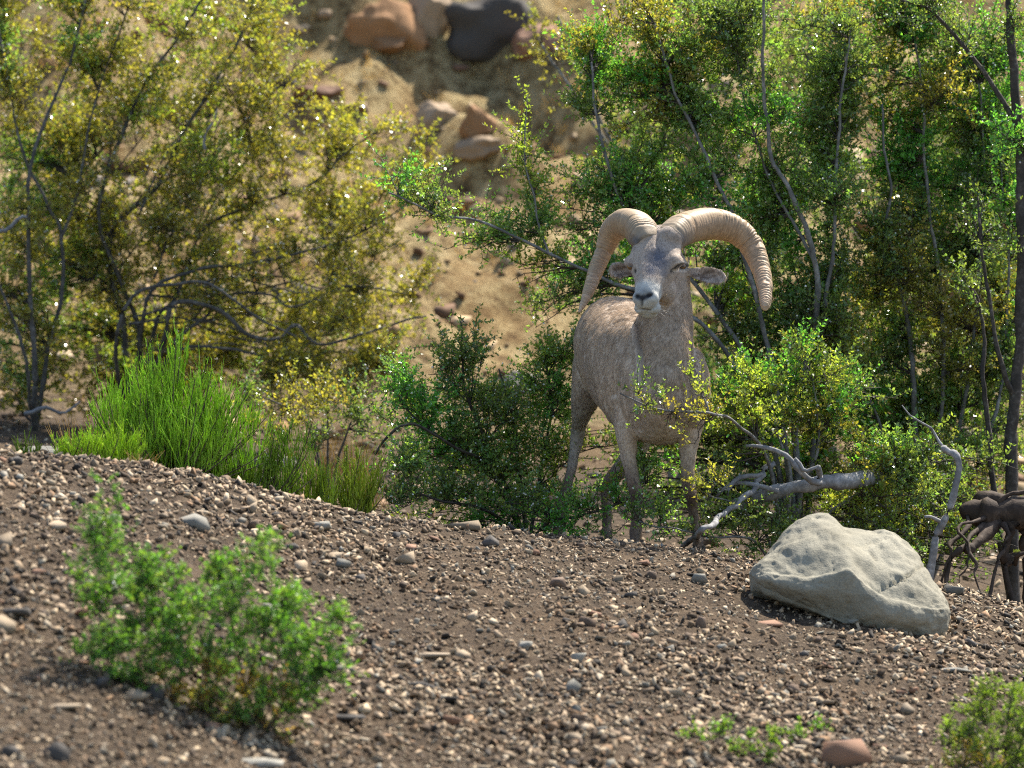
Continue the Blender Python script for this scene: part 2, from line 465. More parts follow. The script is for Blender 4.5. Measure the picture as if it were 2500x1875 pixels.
placed = []
def clear_of(x, y, rad):
    for (a, b, q) in placed:
        if (a - x) ** 2 + (b - y) ** 2 < (q + rad) ** 2 * 0.7: return False
    return True
SPECIAL = [  # px, py, radius px, kind, label, stretch, az
    (1130, 1292, 46, 'pale', 'long flat tan stone on the crest left of the ram', (1.2, 0.7, 0.7), 0.25),
    (990, 1375, 34, 'pale', 'upright blocky buff stone below the crest, by a small rill', (0.9, 0.9, 1.35), 0.4),
    (785, 1290, 36, 'grey', 'pale grey wedge stone near the crest below the broom tufts', (1, 0.9, 0.9), 0.5),
    (480, 1290, 62, 'grey', 'big pale grey stone half hidden behind the blurred green shrub', (1.2, 0.9, 0.75), 0.3),
    (275, 1275, 40, 'grey', 'whitish grey stone just left of the shrub top twigs', (0.8, 0.9, 1.0), 0.1),
    (135, 1290, 40, 'pale', 'cream slab stone with a dark gap under its left end', (1.1, 0.9, 0.7), -0.4),
    (1030, 1680, 48, 'dark', 'dark grey lens-shaped stone right of the blurred green shrub', (1.15, 0.8, 0.6), -0.25),
    (845, 1755, 44, 'dark', 'dark stone by the foot of the blurred green shrub', (1.2, 0.9, 0.5), -0.2),
    (1050, 1605, 52, 'pale', 'broad buff stone sunk in the middle of the bank', (1.2, 0.9, 0.5), -0.3),
    (650, 1868, 70, 'grey', 'whitish flat slab below the blurred green shrub', (1.3, 0.8, 0.5), 0.0),
    (155, 1730, 52, 'pale', 'tan slab in the shrub shadow on the bank', (1.1, 0.8, 0.5), 0.4),
    (330, 1705, 42, 'pale', 'smooth yellowish stone under the blurred shrub', (1, 0.8, 0.6), 0.0),
    (2070, 1866, 80, 'red', 'large dark red brown rock beside the small bright seedling', (1.0, 0.9, 1.1), 0.5),
    (1645, 1695, 40, 'pale', 'flat pale stone with a dark hollow above it', (1.0, 0.9, 0.6), 0.2),
    (1712, 1528, 30, 'brown', 'pointed brown stone standing up on the mid bank', (0.7, 0.7, 1.4), 0.3),
    (1882, 1528, 36, 'red', 'orange pink stone below the left end of the boulder', (1.2, 0.8, 0.6), 0.2),
    (2085, 1520, 28, 'grey', 'grey pebble tucked under the boulder front', (1, 0.9, 0.8), 0.2),
    (2330, 1450, 34, 'grey', 'light grey stone beside the right end of the boulder', (1.1, 0.9, 0.8), 0.2),
    (40, 1500, 44, 'dark', 'dark brown rounded stone at the far end of the bank from the boulder', (1, 0.9, 0.8), 0.2),
    (1590, 1410, 26, 'brown', 'small upright stone below the ram on the bank', (0.9, 0.9, 1.1), 0.2),
    (2330, 1640, 40, 'grey', 'flat pale slate stone above the yellow green plant', (1.2, 0.8, 0.5), -0.3),
    (2450, 1690, 34, 'pale', 'cream stone above the yellow green plant top', (1, 0.8, 0.6), 0.5),
    (1410, 1740, 32, 'grey', 'upright greenish grey sliver of rock on the lower bank', (0.6, 0.7, 1.3), 0.5),
    (140, 1850, 50, 'dark', 'dark upright stone in the gravel below the shrub shadow', (0.9, 0.8, 1.1), 0.5),
]
for (px, py, rp, kind, lab, st, az) in SPECIAL:
    p = ground_hit(px, py); size = rp * S * p[1] / D
    placed.append((p[0], p[1], size))
    place_stone(kind, p, size, az, label=lab, stretch=st, sink=0.3)
kinds = ['pale'] * 44 + ['brown'] * 30 + ['dark'] * 8 + ['grey'] * 8 + ['red'] * 10
cnt = 0; tries = 0
xa, ya = front_points(9000, np.random.default_rng(31), 0.02, 18.9)
rr = np.random.default_rng(32)
for x, y in zip(xa, ya):
    if cnt >= 265: break
    if y > crestY(x) + 0.05: continue
    size = float(np.clip(0.024 * np.exp(rr.normal(0, 0.33)), 0.016, 0.05))
    bx = ground_z(x, y)
    pxx, pyy = to_px(np.array([x, y, float(bx)]))
    if 1835 < pxx < 2325 and pyy < 1560 and pyy > 1330: continue
    if not clear_of(x, y, size * 1.3): continue
    placed.append((x, y, size)); cnt += 1
    kind = kinds[int(rr.integers(0, len(kinds)))]
    place_stone(kind, (x, y, float(bx)), size, rr.uniform(0, 6.28), stretch=(1, 1, rr.uniform(0.8, 1.3)),
                tilt=(rr.normal(0, 0.25), rr.normal(0, 0.25)), idx=int(rr.integers(0, 8)))

# rocks on the hillside
HILL = [  # px, py, radius px, kind, label, stretch, az
    (1065, 268, 62, 'hill', 'round tan rock perched on the hillside beside an orange rock', (0.95, 0.9, 1.3), 0.2),
    (1160, 285, 55, 'orange', 'rusty orange rock on the hillside touching a tan round one', (0.9, 0.9, 1.35), 0.9),
    (1170, 335, 70, 'hill', 'wide pale rock lying below the pair of hillside rocks', (1.2, 0.9, 0.7), 0.1),
    (940, 40, 95, 'orange', 'tall rust brown outcrop high on the hillside', (1.0, 0.9, 1.3), 0.4),
    (1050, 10, 90, 'hill', 'tan outcrop block beside the dark rock face', (0.8, 0.9, 1.6), 0.1),
    (1215, 30, 120, 'dark', 'shaded grey brown rock face high on the hillside', (1.1, 0.8, 1.1), 0.3),  # shade of this face put into its colour by the dark stone
    (940, 88, 60, 'orange', 'low orange rock ledge under the rust brown outcrop', (1.3, 0.9, 0.8), -0.5),
    (770, 205, 60, 'red', 'purplish flat rock on the hillside above the olive bush', (1.3, 0.9, 0.6), -0.3),
    (860, 245, 44, 'hill', 'cream rock at the end of a flat purplish ledge', (1.2, 0.9, 0.6), -0.5),
    (690, 190, 40, 'dark', 'dark hillside rock next to the olive bush twigs', (1.2, 0.9, 0.7), 0.2),
    (1310, 75, 85, 'red', 'pink brown rock behind the blurred bush on the hill', (1.0, 0.9, 0.9), 0.2),
    (360, 20, 70, 'red', 'pink rock behind the top of the olive bush', (1.2, 0.9, 0.7), 0.2),
    (1260, 920, 60, 'grey', 'pale grey rock seen through the gap left of the ram', (1.2, 0.9, 0.8), 0.2),
    (670, 1110, 60, 'grey', 'whitish grey flat rock behind the broom tufts', (1.2, 0.9, 0.7), 0.5),
    (640, 1165, 44, 'grey', 'small pale rock at the foot of the broom tufts', (1.1, 0.9, 0.8), 0.1),
    (100, 1085, 55, 'grey', 'pale rock slab under the olive bush trunk', (1.3, 0.9, 0.6), 0.1),
    (2060, 20, 70, 'red', 'brown rock showing through the top of the green bush', (1.1, 0.9, 0.8), 0.2),
]
BIG = {}
for kind in ('hill', 'orange', 'dark', 'red', 'grey'):
    BIG[kind] = []
    for i in range(4):
        v, f = rock_shape(4, 700 + 13 * i + ord(kind[0]), 14, (1.0, 0.85, 0.7), 0.22)
        v = v * (1 + 0.17 * fbm(v * 2.6 + i, 4, 60 + i))[:, None]
        me = mesh_from('hillside_rock', v, [f]); me.materials.append(MAT_STONES[kind]); BIG[kind].append(me)
for hi, (px, py, rp, kind, lab, st, az) in enumerate(HILL):
    p = ground_hit(px, py + rp * 0.5, 24.9 if py > 700 else 29.0)
    size = rp * S * p[1] / D
    o = place_stone(kind, p, size, az, name='hillside_rock', label=lab, stretch=st, sink=0.35, cat='rock'); o.data = BIG[kind][hi % 4]
rr = np.random.default_rng(44)
for i in range(70):
    px, py = rr.uniform(0, 2500), rr.uniform(0, 620)
    p = ground_hit(px, py, 29.0); size = float(rr.uniform(14, 34)) * S * p[1] / D
    k = ['hill', 'orange', 'hill', 'red'][int(rr.integers(0, 4))]
    place_stone(k, p, size, rr.uniform(0, 6), name='hillside_rock', label='small weathered rock lying on the tan hillside slope',
                group='small rocks on the hillside', sink=0.25, cat='rock')

# ------------------------------------------------------------------ boulder
def build_boulder():
    top = np.array([(1838, 1404), (1846, 1388), (1880, 1358), (1920, 1325), (1960, 1288), (1990, 1272), (2021, 1266), (2050, 1274), (2075, 1297), (2130, 1308), (2190, 1320), (2240, 1350), (2262, 1388), (2295, 1440), (2314, 1472), (2320, 1492)], float)
    rid = np.array([(1838, 1408), (1870, 1402), (1954, 1416), (2017, 1404), (2072, 1390), (2110, 1420), (2152, 1456), (2220, 1477), (2275, 1487), (2320, 1494)], float)
    bot = np.array([(1838, 1412), (1850, 1424), (1903, 1446), (1966, 1472), (2051, 1510), (2135, 1540), (2200, 1553), (2250, 1558), (2280, 1552), (2306, 1525), (2320, 1496)], float)
    p0 = ground_hit(2090, 1528)
    Y0 = p0[1]
    nu, nv = 170, 150
    u = 0.5 - 0.5 * np.cos(np.linspace(0, np.pi, nu)); pxs = 1838 + (2320 - 1838) * u
    pxs = np.clip(pxs, 1838.2, 2319.8)
    zt = np.interp(pxs, top[:, 0], top[:, 1]); zr = np.interp(pxs, rid[:, 0], rid[:, 1]); zb = np.interp(pxs, bot[:, 0], bot[:, 1])
    def sm(v, k=3):
        q = np.pad(v, k, mode='edge'); w = np.hanning(2 * k + 3)[1:-1]; return np.convolve(q, w / w.sum(), 'valid')
    zt, zr, zb = sm(zt), sm(zr), sm(zb)
    env = np.sqrt(np.clip(4 * u * (1 - u), 0, 1)) ** 0.8
    V = []
    ctrl_t = np.linspace(0, 1, nv, endpoint=False)
    for i in range(nu):
        x0 = pxs[i]; w = env[i]
        yb, yr = -0.16 * w, -0.19 * w
        h1, h2 = zr[i], zt[i]
        hb = zb[i] + 12
        mid = h1 + (h2 - h1) * 0.62
        pts = np.array([(yb + 0.03 * w, hb + 6), (yb, zb[i]), (yr - 0.01 * w, 0.5 * (zb[i] + h1)), (yr + 0.005, h1 + 4 * w), (yr + 0.05 * w, h1 - 4 * w), (yr + 0.16 * w, mid + 2 * w), (0.13 * w, h2 + 3), (0.2 * w, h2),
                        (0.27 * w, h2 + (hb - h2) * 0.3), (0.25 * w, hb + 20), (0.05 * w, hb + 30)])
        n = len(pts); t = ctrl_t * n; k = t.astype(int); f = (t - k)[:, None]
        p_ = pts[(k - 1) % n]; a_ = pts[k % n]; b_ = pts[(k + 1) % n]; c_ = pts[(k + 2) % n]
        q = 0.5 * ((2 * a_) + (-p_ + b_) * f + (2 * p_ - 5 * a_ + 4 * b_ - c_) * f ** 2 + (-p_ + 3 * a_ - 3 * b_ + c_) * f ** 3)
        Yw = Y0 + 0.17 + q[:, 0]
        kk = S * (Y0 + 0.0) / D
        V.append(np.stack([np.full(nv, (x0 - CX) * kk), Yw, (CY - q[:, 1]) * kk], -1))
    V = np.array(V)
    # soften along the length
    for _ in range(3):
        V[1:-1] = 0.25 * V[:-2] + 0.5 * V[1:-1] + 0.25 * V[2:]
    idx = np.arange(nu * nv).reshape(nu, nv)
    A = idx[:-1]; B = idx[1:]
    F = np.stack([A, np.roll(A, -1, 1), np.roll(B, -1, 1), B], -1).reshape(-1, 4)[:, ::-1]
    V2 = V.reshape(-1, 3)
    c0, c1 = V[0].mean(0), V[-1].mean(0)
    n0 = len(V2)
    V2 = np.concatenate([V2, [c0, c1]])
    T0 = np.stack([np.full(nv, n0), np.roll(idx[0], -1), idx[0]], -1)[:, ::-1]
    T1 = np.stack([np.full(nv, n0 + 1), idx[-1], np.roll(idx[-1], -1)], -1)[:, ::-1]
    # normals
    dU = np.gradient(V, axis=0); dV = np.roll(V, -1, 1) - np.roll(V, 1, 1)
    N = unit(np.cross(dV, dU)).reshape(-1, 3)
    ctr = V2.mean(0)
    if np.mean(np.sum(N * (V2[:n0] - ctr), 1)) < 0: N = -N
    p = V2[:n0]
    disp = 0.016 * fbm(p * 5.5, 3, 3) + 0.006 * fbm(p * 18, 3, 4) + 0.0022 * fbm(p * 60, 3, 6)
    pit = vnoise(p * 42, 8); disp -= 0.006 * sstep(0.62, 0.85, pit)
    bx, bz = to_px(p)
    def crack(pa, pb, w, dep):
        pa, pb = np.array(pa, float), np.array(pb, float); dd = pb - pa; L = np.linalg.norm(dd); dd /= L
        q = np.stack([bx, bz], -1) - pa; tt = np.clip(q @ dd, 0, L)
        wob = 4 * vnoise(np.stack([tt * 0.04, 0 * tt, 0 * tt], -1), 12)
        dist = np.abs(q @ np.array([-dd[1], dd[0]]) + wob) + 1e3 * ((q @ dd < -3) | (q @ dd > L + 3))
        return dep * np.exp(-(dist / w) ** 2) * np.sin(np.clip(tt / L, 0.03, 0.97) * np.pi) ** 0.4
    front = p[:, 1] < Y0 + 0.42
    disp -= front * crack((2150, 1446), (2262, 1378), 2.6, 0.016)
    disp -= front * crack((2060, 1335), (2170, 1318), 2.2, 0.009)
    disp -= front * crack((2120, 1338), (2140, 1365), 3.5, 0.012)
    disp -= front * crack((2170, 1410), (2250, 1432), 3.0, 0.009)
    disp -= front * crack((1905, 1345), (1950, 1330), 3.5, 0.006)
    V2[:n0] += N * disp[:, None]
    M = Mat('boulder_granite')
    geo_n = M.node('ShaderNodeNewGeometry'); pos = geo_n.outputs['Position']
    f = M.noise(6, 6, 0.6, pos); g = M.noise(150, 4, 0.7, pos); sp = M.noise(420, 2, 0.5, pos)
    c = M.ramp(f, [(0.3, (0.205, 0.188, 0.138)), (0.5, (0.262, 0.242, 0.182)), (0.7, (0.32, 0.297, 0.226))])
    c = M.mix(1.0, c, M.ramp(g, [(0.3, (0.72, 0.72, 0.72)), (0.6, (1.06, 1.06, 1.06))]), 'MULTIPLY')
    c = M.mix(M.ramp(sp, [(0.66, (0, 0, 0)), (0.74, (0.7, 0.7, 0.7))]), c, (0.09, 0.08, 0.07))
    M.link(c, M.b.inputs['Base Color']); M.bump(g, 0.55, 0.006)
    o = add('boulder', V2, [F, T0, T1], M.set(0.88, 0.25), smooth=True, origin=p0)
    tag(o, 'large smooth pale grey boulder resting on the gravel bank', 'boulder')
build_boulder()

# ------------------------------------------------------------------ tubes and bushes
def tubes_arr(PT, R, sides=4):
    """PT (n,m,3), R (n,m) -> verts, quads"""
    n, m, _ = PT.shape
    T = unit(np.gradient(PT, axis=1))
    ref = np.where(np.abs(T[..., 2:3]) > 0.9, np.array([1.0, 0, 0]), np.array([0, 0, 1.0]))
    A = unit(np.cross(T, ref)); B = np.cross(T, A)
    th = np.linspace(0, 2 * np.pi, sides, endpoint=False)
    V = PT[:, :, None] + R[:, :, None, None] * (np.cos(th)[None, None, :, None] * A[:, :, None] + np.sin(th)[None, None, :, None] * B[:, :, None])
    idx = np.arange(n * m * sides).reshape(n, m, sides)
    a = idx[:, :-1]; b = idx[:, 1:]
    F = np.stack([a, np.roll(a, -1, 2), np.roll(b, -1, 2), b], -1).reshape(-1, 4)
    return V.reshape(-1, 3), F

def catmull(pts, n):
    pts = np.asarray(pts, float); m = len(pts)
    ext = np.concatenate([[2 * pts[0] - pts[1]], pts, [2 * pts[-1] - pts[-2]]])
    t = np.linspace(0, m - 1 - 1e-6, n); k = t.astype(int); f = (t - k).reshape((-1,) + (1,) * (pts.ndim - 1))
    p0, p1, p2, p3 = ext[k], ext[k + 1], ext[k + 2], ext[k + 3]
    return 0.5 * ((2 * p1) + (-p0 + p2) * f + (2 * p0 - 5 * p1 + 4 * p2 - p3) * f ** 2 + (-p0 + 3 * p1 - 3 * p2 + p3) * f ** 3)

def stem_tube(pts, r0, r1, seed=0, n=None, sides=7, wig=0.012, knob=0.12):
    pts = np.asarray(pts, float)
    L = np.sum(np.linalg.norm(np.diff(pts, axis=0), axis=1))
    n = n or int(np.clip(L / 0.025, 8, 60))
    q = catmull(pts, n)
    s = np.linspace(0, L, n)
    w = np.stack([vnoise(np.stack([s * 7, 0 * s + i * 9.7, 0 * s + seed * 1.37], -1), seed) for i in range(3)], -1)
    w2 = np.stack([vnoise(np.stack([s * 22, 0 * s + i * 5.7, 0 * s + seed * 2.1], -1), seed + 7) for i in range(3)], -1)
    env = np.minimum(1, np.linspace(0, 6, n))[:, None]
    q = q + (1.35 * wig * w + 0.5 * wig * w2) * env
    r = (r0 + (r1 - r0) * np.linspace(0, 1, n) ** 0.8) * (1 + knob * vnoise(np.stack([s * 30, 0 * s, 0 * s + seed], -1), seed + 1))
    V, F = tubes_arr(q[None], r[None], sides)
    m = len(V)
    caps = [np.arange(sides)[None, ::-1], (m - sides + np.arange(sides))[None]]
    return V, [F] + caps, q, r

def leaves_mesh(B, T, N, L, W, col):
    """rhombic leaflets, slightly cupped"""
    n = len(B)
    T = unit(T); X = unit(np.cross(T, N)); N = np.cross(X, T)
    L = L[:, None]; W = W[:, None]
    mid = B + T * L * 0.45 + N * W * 0.12
    V = np.stack([B, mid + X * W * 0.5 + N * W * 0.18, B + T * L, mid - X * W * 0.5 + N * W * 0.18], 1).reshape(-1, 3)
    F = np.arange(n * 4).reshape(n, 4)
    return V, F, np.repeat(col, 4, 0)

OCT_V = np.array([[1, 0, 0], [-1, 0, 0], [0, 1, 0], [0, -1, 0], [0, 0, 1], [0, 0, -1]], float)
OCT_F = np.array([[0, 2, 4], [2, 1, 4], [1, 3, 4], [3, 0, 4], [2, 0, 5], [1, 2, 5], [3, 1, 5], [0, 3, 5]])

def rball(n, r):
    v = unit(r.normal(size=(n, 3))); return v * r.uniform(0, 1, (n, 1)) ** (1 / 3.)

def bush(name, label, cat, base, limbs, clumps, pals, seed, dens=0.0031, leaf=(0.0155, 0.0078), node=0.0112, twig=(0.06, 0.15),
         up=0.5, bark=None, barkr=1.0, leafmat=None, seeds_glints=0, group=None, sink=0.04, stemname='stem', flowers=0, nbr=(3, 6), leaflet_up=0.25, depth_k=0.6, grow=1.22, limb_near=0.0):
    r = np.random.default_rng(seed)
    bark = bark or MAT_BARK
    root = empty(name, tuple(base), label, cat, group)
    nodes = []; nrad = []
    for li, (pts, r0, r1) in enumerate(limbs):
        q = np.array([p if len(p) == 3 and isinstance(p, np.ndarray) else P(p[0], p[1], p[2] - limb_near) for p in pts])
        V, F, qq, rad = stem_tube(q, r0 * barkr, r1 * barkr, seed * 31 + li, wig=0.006)
        add(stemname, V, F, bark, root, smooth=True)
        nodes.append(qq); nrad.append(rad)
    nodes = np.concatenate(nodes); nrad = np.concatenate(nrad)
    brP, brR, twP, twR = [], [], [], []
    LB, LT, LN, LL, LW, LC = [], [], [], [], [], []
    for ci, cl in enumerate(clumps):
        cx, cyy, Y, rx, rz = cl[:5]; rx *= grow; rz *= grow; pal = np.array(pals[cl[5] if len(cl) > 5 else 0]); dk = cl[6] if len(cl) > 6 else 1.0
        C = P(cx, cyy, Y); k = S * Y / D
        rad3 = np.array([rx * k, depth_k * 0.5 * (rx + rz) * k, rz * k])
        dist = np.linalg.norm(nodes - (C - np.array([0, 0, 0.4 * rad3[2]])), axis=1) + 0.9 * np.maximum(nodes[:, 2] - C[2], 0)
        A = nodes[np.argmin(dist)]; ar = nrad[np.argmin(dist)]
        nb = int(r.integers(*nbr)) + int(rx * rz / 2600)
        E = C + unit(r.normal(size=(nb, 3))) * r.uniform(0.35, 1.0, (nb, 1)) ** 0.5 * rad3 * 0.85
        m = 6; t = np.linspace(0, 1, m)[None, :, None]
        mid = 0.5 * (A + E) + np.array([0, 0, 0.10]) * np.linalg.norm(E - A, axis=1)[:, None] + r.normal(0, 0.02, (nb, 3))
        br = (1 - t) ** 2 * A + 2 * t * (1 - t) * mid[:, None] + t ** 2 * E[:, None]
        br = br + r.normal(0, 0.006, br.shape) * np.sin(np.pi * t)
        ln = np.linalg.norm(E - A, axis=1)
        r0 = np.minimum(ar * 0.75, 0.0022 + 0.006 * ln)[:, None]
        brP.append(br); brR.append(r0 + (0.0012 - r0) * np.linspace(0, 1, m)[None])
        nt = max(4, int(np.pi * rx * rz * dens * dk))
        which = r.integers(0, nb, nt); u = r.uniform(0.35, 1, nt)
        ki = np.minimum((u * (m - 1)).astype(int), m - 2); fu = (u * (m - 1) - ki)[:, None]
        st = br[which, ki] * (1 - fu) + br[which, ki + 1] * fu
        outw = (st - C) / rad3
        dirn = unit(0.75 * outw + np.array([0, 0, up]) + r.normal(0, 0.6, (nt, 3)))
        l = r.uniform(twig[0], twig[1], nt)
        en = st + dirn * l[:, None]
        md = 0.5 * (st + en) + r.normal(0, 0.08, (nt, 3)) * l[:, None]
        tt = np.linspace(0, 1, 3)[None, :, None]
        tw = (1 - tt) ** 2 * st[:, None] + 2 * tt * (1 - tt) * md[:, None] + tt ** 2 * en[:, None]
        twP.append(tw); twR.append(np.tile(np.array([[0.0013, 0.0010, 0.0004]]), (nt, 1)))
        nl = int(np.mean(l) / node)
        un = (np.arange(nl)[None] + r.uniform(0, 1, (nt, nl))) / nl
        un = 0.12 + 0.88 * un
        q = un[..., None]
        pos = (1 - q) ** 2 * st[:, None] + 2 * q * (1 - q) * md[:, None] + q ** 2 * en[:, None]
        pos = pos.reshape(-1, 3); ax = np.repeat(unit(en - st), nl, 0)
        tc = pal[r.integers(0, len(pal), nt)] * r.uniform(0.75, 1.25, nt)[:, None]
        tc = np.repeat(tc, nl, 0)
        for side in (0, 1):
            sd = unit(np.cross(ax, r.normal(size=ax.shape)))
            T = unit(sd + 0.55 * ax + np.array([0, 0, leaflet_up]) + r.normal(0, 0.2, ax.shape))
            LB.append(pos); LT.append(T); LN.append(r.normal(size=ax.shape))
            f = r.uniform(0.6, 1.25, len(pos))
            LL.append(leaf[0] * f); LW.append(leaf[1] * f * r.uniform(0.8, 1.2, len(pos)))
            LC.append(tc * r.uniform(0.75, 1.3, len(pos))[:, None])
    Vb, Fb = tubes_arr(np.concatenate(brP), np.concatenate(brR), 3)
    tag(add('branchlets', Vb, [Fb], bark if barkr < 0 else MAT_BARKD, root, smooth=True), kind='stuff')
    Vt, Ft = tubes_arr(np.concatenate(twP), np.concatenate(twR), 3)
    tag(add('twigs', Vt, [Ft], MAT_TWIG, root), kind='stuff')
    LB = np.concatenate(LB); LT = np.concatenate(LT); LN = np.concatenate(LN)
    V, F, C = leaves_mesh(LB, LT, LN, np.concatenate(LL), np.concatenate(LW), np.concatenate(LC))
    tag(add('foliage', V, [F], leafmat or MAT_LEAF, root, cols=C), kind='stuff')
    for nme, cnt, mat, sz in (('seeds_and_glints', seeds_glints, MAT_SEED_GLINT, (0.0026, 0.0050)), ('flowers', flowers, MAT_PETAL, (0.004, 0.007))):  # pale specks: seed fuzz, and sun glints on leaves imitated as white bits
        if cnt:
            i = r.integers(0, len(LB), cnt); ssz = r.uniform(*sz, cnt)
            V = (OCT_V[None] * ssz[:, None, None] * r.uniform(0.8, 1.2, (cnt, 6, 1)) + (LB[i] + r.normal(0, 0.004, (cnt, 3)))[:, None]).reshape(-1, 3)
            F = (OCT_F[None] + (np.arange(cnt) * 6)[:, None, None]).reshape(-1, 3)
            tag(add(nme, V, [F], mat, root, smooth=True), kind='stuff')
    global NLEAF
    NLEAF += len(LB)
    return root
NLEAF = 0

def in_poly(x, y, poly):
    c = False; n = len(poly); j = n - 1
    for i in range(n):
        xi, yi = poly[i]; xj, yj = poly[j]
        if (yi > y) != (yj > y) and x < (xj - xi) * (y - yi) / (yj - yi) + xi: c = not c
        j = i
    return c

GREEN = [[0.18, 0.32, 0.085], [0.21, 0.33, 0.09], [0.25, 0.34, 0.10], [0.16, 0.29, 0.085]]
EMER = [[0.13, 0.37, 0.07], [0.16, 0.39, 0.07], [0.13, 0.33, 0.08]]
DARK = [[0.16, 0.24, 0.075], [0.19, 0.255, 0.075], [0.14, 0.24, 0.085]]
OLIVE = [[0.29, 0.29, 0.065], [0.32, 0.30, 0.065], [0.25, 0.28, 0.07], [0.31, 0.27, 0.07]]
YELL = [[0.27, 0.36, 0.07], [0.24, 0.345, 0.07], [0.31, 0.35, 0.085]]
PALS = [GREEN, EMER, DARK, OLIVE, YELL]

def fill(poly, n, sep, seed, ylo, yhi, rad=(55, 85), gap=0.4, dk=1.0):
    r = np.random.default_rng(seed); out = []; tries = 0
    xs_ = [p[0] for p in poly]; ys_ = [p[1] for p in poly]
    while len(out) < n and tries < 8000:
        tries += 1
        x, y = r.uniform(min(xs_), max(xs_)), r.uniform(min(ys_), max(ys_))
        if not in_poly(x, y, poly): continue
        if any((x - c[0]) ** 2 + (y - c[1]) ** 2 < sep ** 2 for c in out): continue
        if vnoise(np.array([x / 150., y / 150., 7.7]), seed) > gap: continue
        hue = vnoise(np.array([x / 260., y / 260., 1.1]), 5) + r.normal(0, 0.25)
        pal = 1 if hue > 0.35 else (0 if hue > 0.0 else (2 if hue > -0.4 else 3))
        if y > 700 and r.uniform() < 0.3: pal = 4
        rr_ = r.uniform(*rad)
        out.append((x, y, r.uniform(ylo, yhi), rr_ * 1.1, rr_, pal, dk))
    return out

def gp(px, Y):
    """ground point under a photo column at depth Y"""
    x = (px - CX) * S * Y / D
    return np.array([x, Y, float(ground_z(x, Y)) - 0.03])

# --- tall bushes on the right, behind the ram
b = gp(1960, 26.35)
bush('creosote_bush', 'tall dark green creosote bush directly behind the ram horns', 'bush', b, [
    ([b, (1945, 1000, 26.35), (1990, 800, 26.3), (1990, 640, 26.25), (1935, 480, 26.2), (1880, 370, 26.2), (1868, 180, 26.15), (1866, -30, 26.1)], 0.020, 0.006),
    ([b, (1900, 1000, 26.3), (1860, 800, 26.25), (1800, 560, 26.2), (1720, 380, 26.2), (1640, 200, 26.2), (1600, 60, 26.2)], 0.017, 0.005),
    ([b, (1850, 950, 26.3), (1720, 720, 26.3), (1560, 560, 26.25), (1480, 400, 26.2), (1440, 150, 26.2)], 0.015, 0.005),
    ([b, (1800, 900, 26.25), (1640, 750, 26.2), (1500, 690, 26.1), (1340, 620, 26.0), (1180, 545, 25.9), (1060, 520, 25.85), (950, 470, 25.8)], 0.013, 0.004),
    ([(1340, 620, 26.0), (1310, 520, 26.0), (1285, 400, 26.0), (1290, 230, 26.0)], 0.006, 0.002),
    ([b, (2000, 850, 26.35), (2030, 640, 26.3), (2040, 430, 26.3), (2060, 200, 26.3), (2080, 60, 26.3)], 0.014, 0.004),
    ([(1990, 640, 26.25), (1910, 500, 26.3), (1830, 300, 26.3), (1790, 60, 26.3)], 0.009, 0.003),
], [
    (1470, 130, 26.2, 85, 80, 1), (1560, 235, 26.2, 105, 105, 1), (1640, 110, 26.2, 110, 100, 0), (1770, 70, 26.2, 110, 90, 2), (1700, 260, 26.2, 115, 105, 0),
    (1590, 390, 26.2, 125, 95, 0), (1470, 460, 26.1, 110, 80, 0), (1740, 410, 26.2, 110, 100, 0), (1860, 130, 26.1, 80, 110, 2), (1835, 290, 26.1, 80, 95, 0),
    (2050, 120, 26.3, 105, 105, 2), (2020, 290, 26.3, 105, 110, 2), (2010, 460, 26.3, 105, 100, 0), (1880, 520, 26.2, 85, 90, 0), (1640, 510, 26.1, 95, 70, 4),
    (1950, 690, 26.3, 95, 85, 0), (1830, 660, 26.2, 75, 95, 0), (1780, 600, 26.2, 70, 80, 2), (2060, 640, 26.3, 95, 90, 2), (1850, 810, 26.3, 95, 95, 2), (2010, 850, 26.3, 100, 90, 3), (1760, 800, 26.3, 70, 100, 2), (1920, 950, 26.2, 90, 80, 0),
    (1330, 510, 26.0, 62, 80, 0), (1395, 560, 26.1, 65, 80, 2), (1300, 340, 26.0, 34, 110, 4, 0.7), (1285, 450, 26.0, 55, 90, 4, 0.8), (1240, 560, 25.95, 80, 75, 0), (1150, 590, 25.9, 85, 55, 0, 0.8),
    (1010, 500, 25.8, 80, 65, 2), (960, 390, 25.8, 45, 55, 1, 0.8), (1040, 440, 25.8, 60, 40, 2), (1300, 660, 26.0, 60, 60, 4), (1350, 760, 26.1, 70, 90, 2), (1420, 680, 26.1, 60, 60, 2),
] + [(x, y, 26.35, 58, 55, p, 0.9) for x, y, p in ((1440, 1080, 0), (1500, 1150, 2), (1560, 1110, 0), (1620, 1190, 2), (1640, 1090, 4), (1740, 1150, 2), (1460, 1230, 2), (1580, 1260, 0), (1690, 1250, 2), (1400, 1170, 0), (1700, 1040, 2), (1780, 1010, 0))] + fill([(1420, 60), (1500, 0), (2080, -40), (2080, 1200), (1740, 1250), (1760, 800), (1700, 600), (1440, 700), (1300, 780), (1330, 640), (1420, 480)], 68, 66, 501, 26.0, 26.9, gap=0.5), PALS, 101, limb_near=0.2, barkr=0.8, seeds_glints=1900, bark=MAT_BARK)

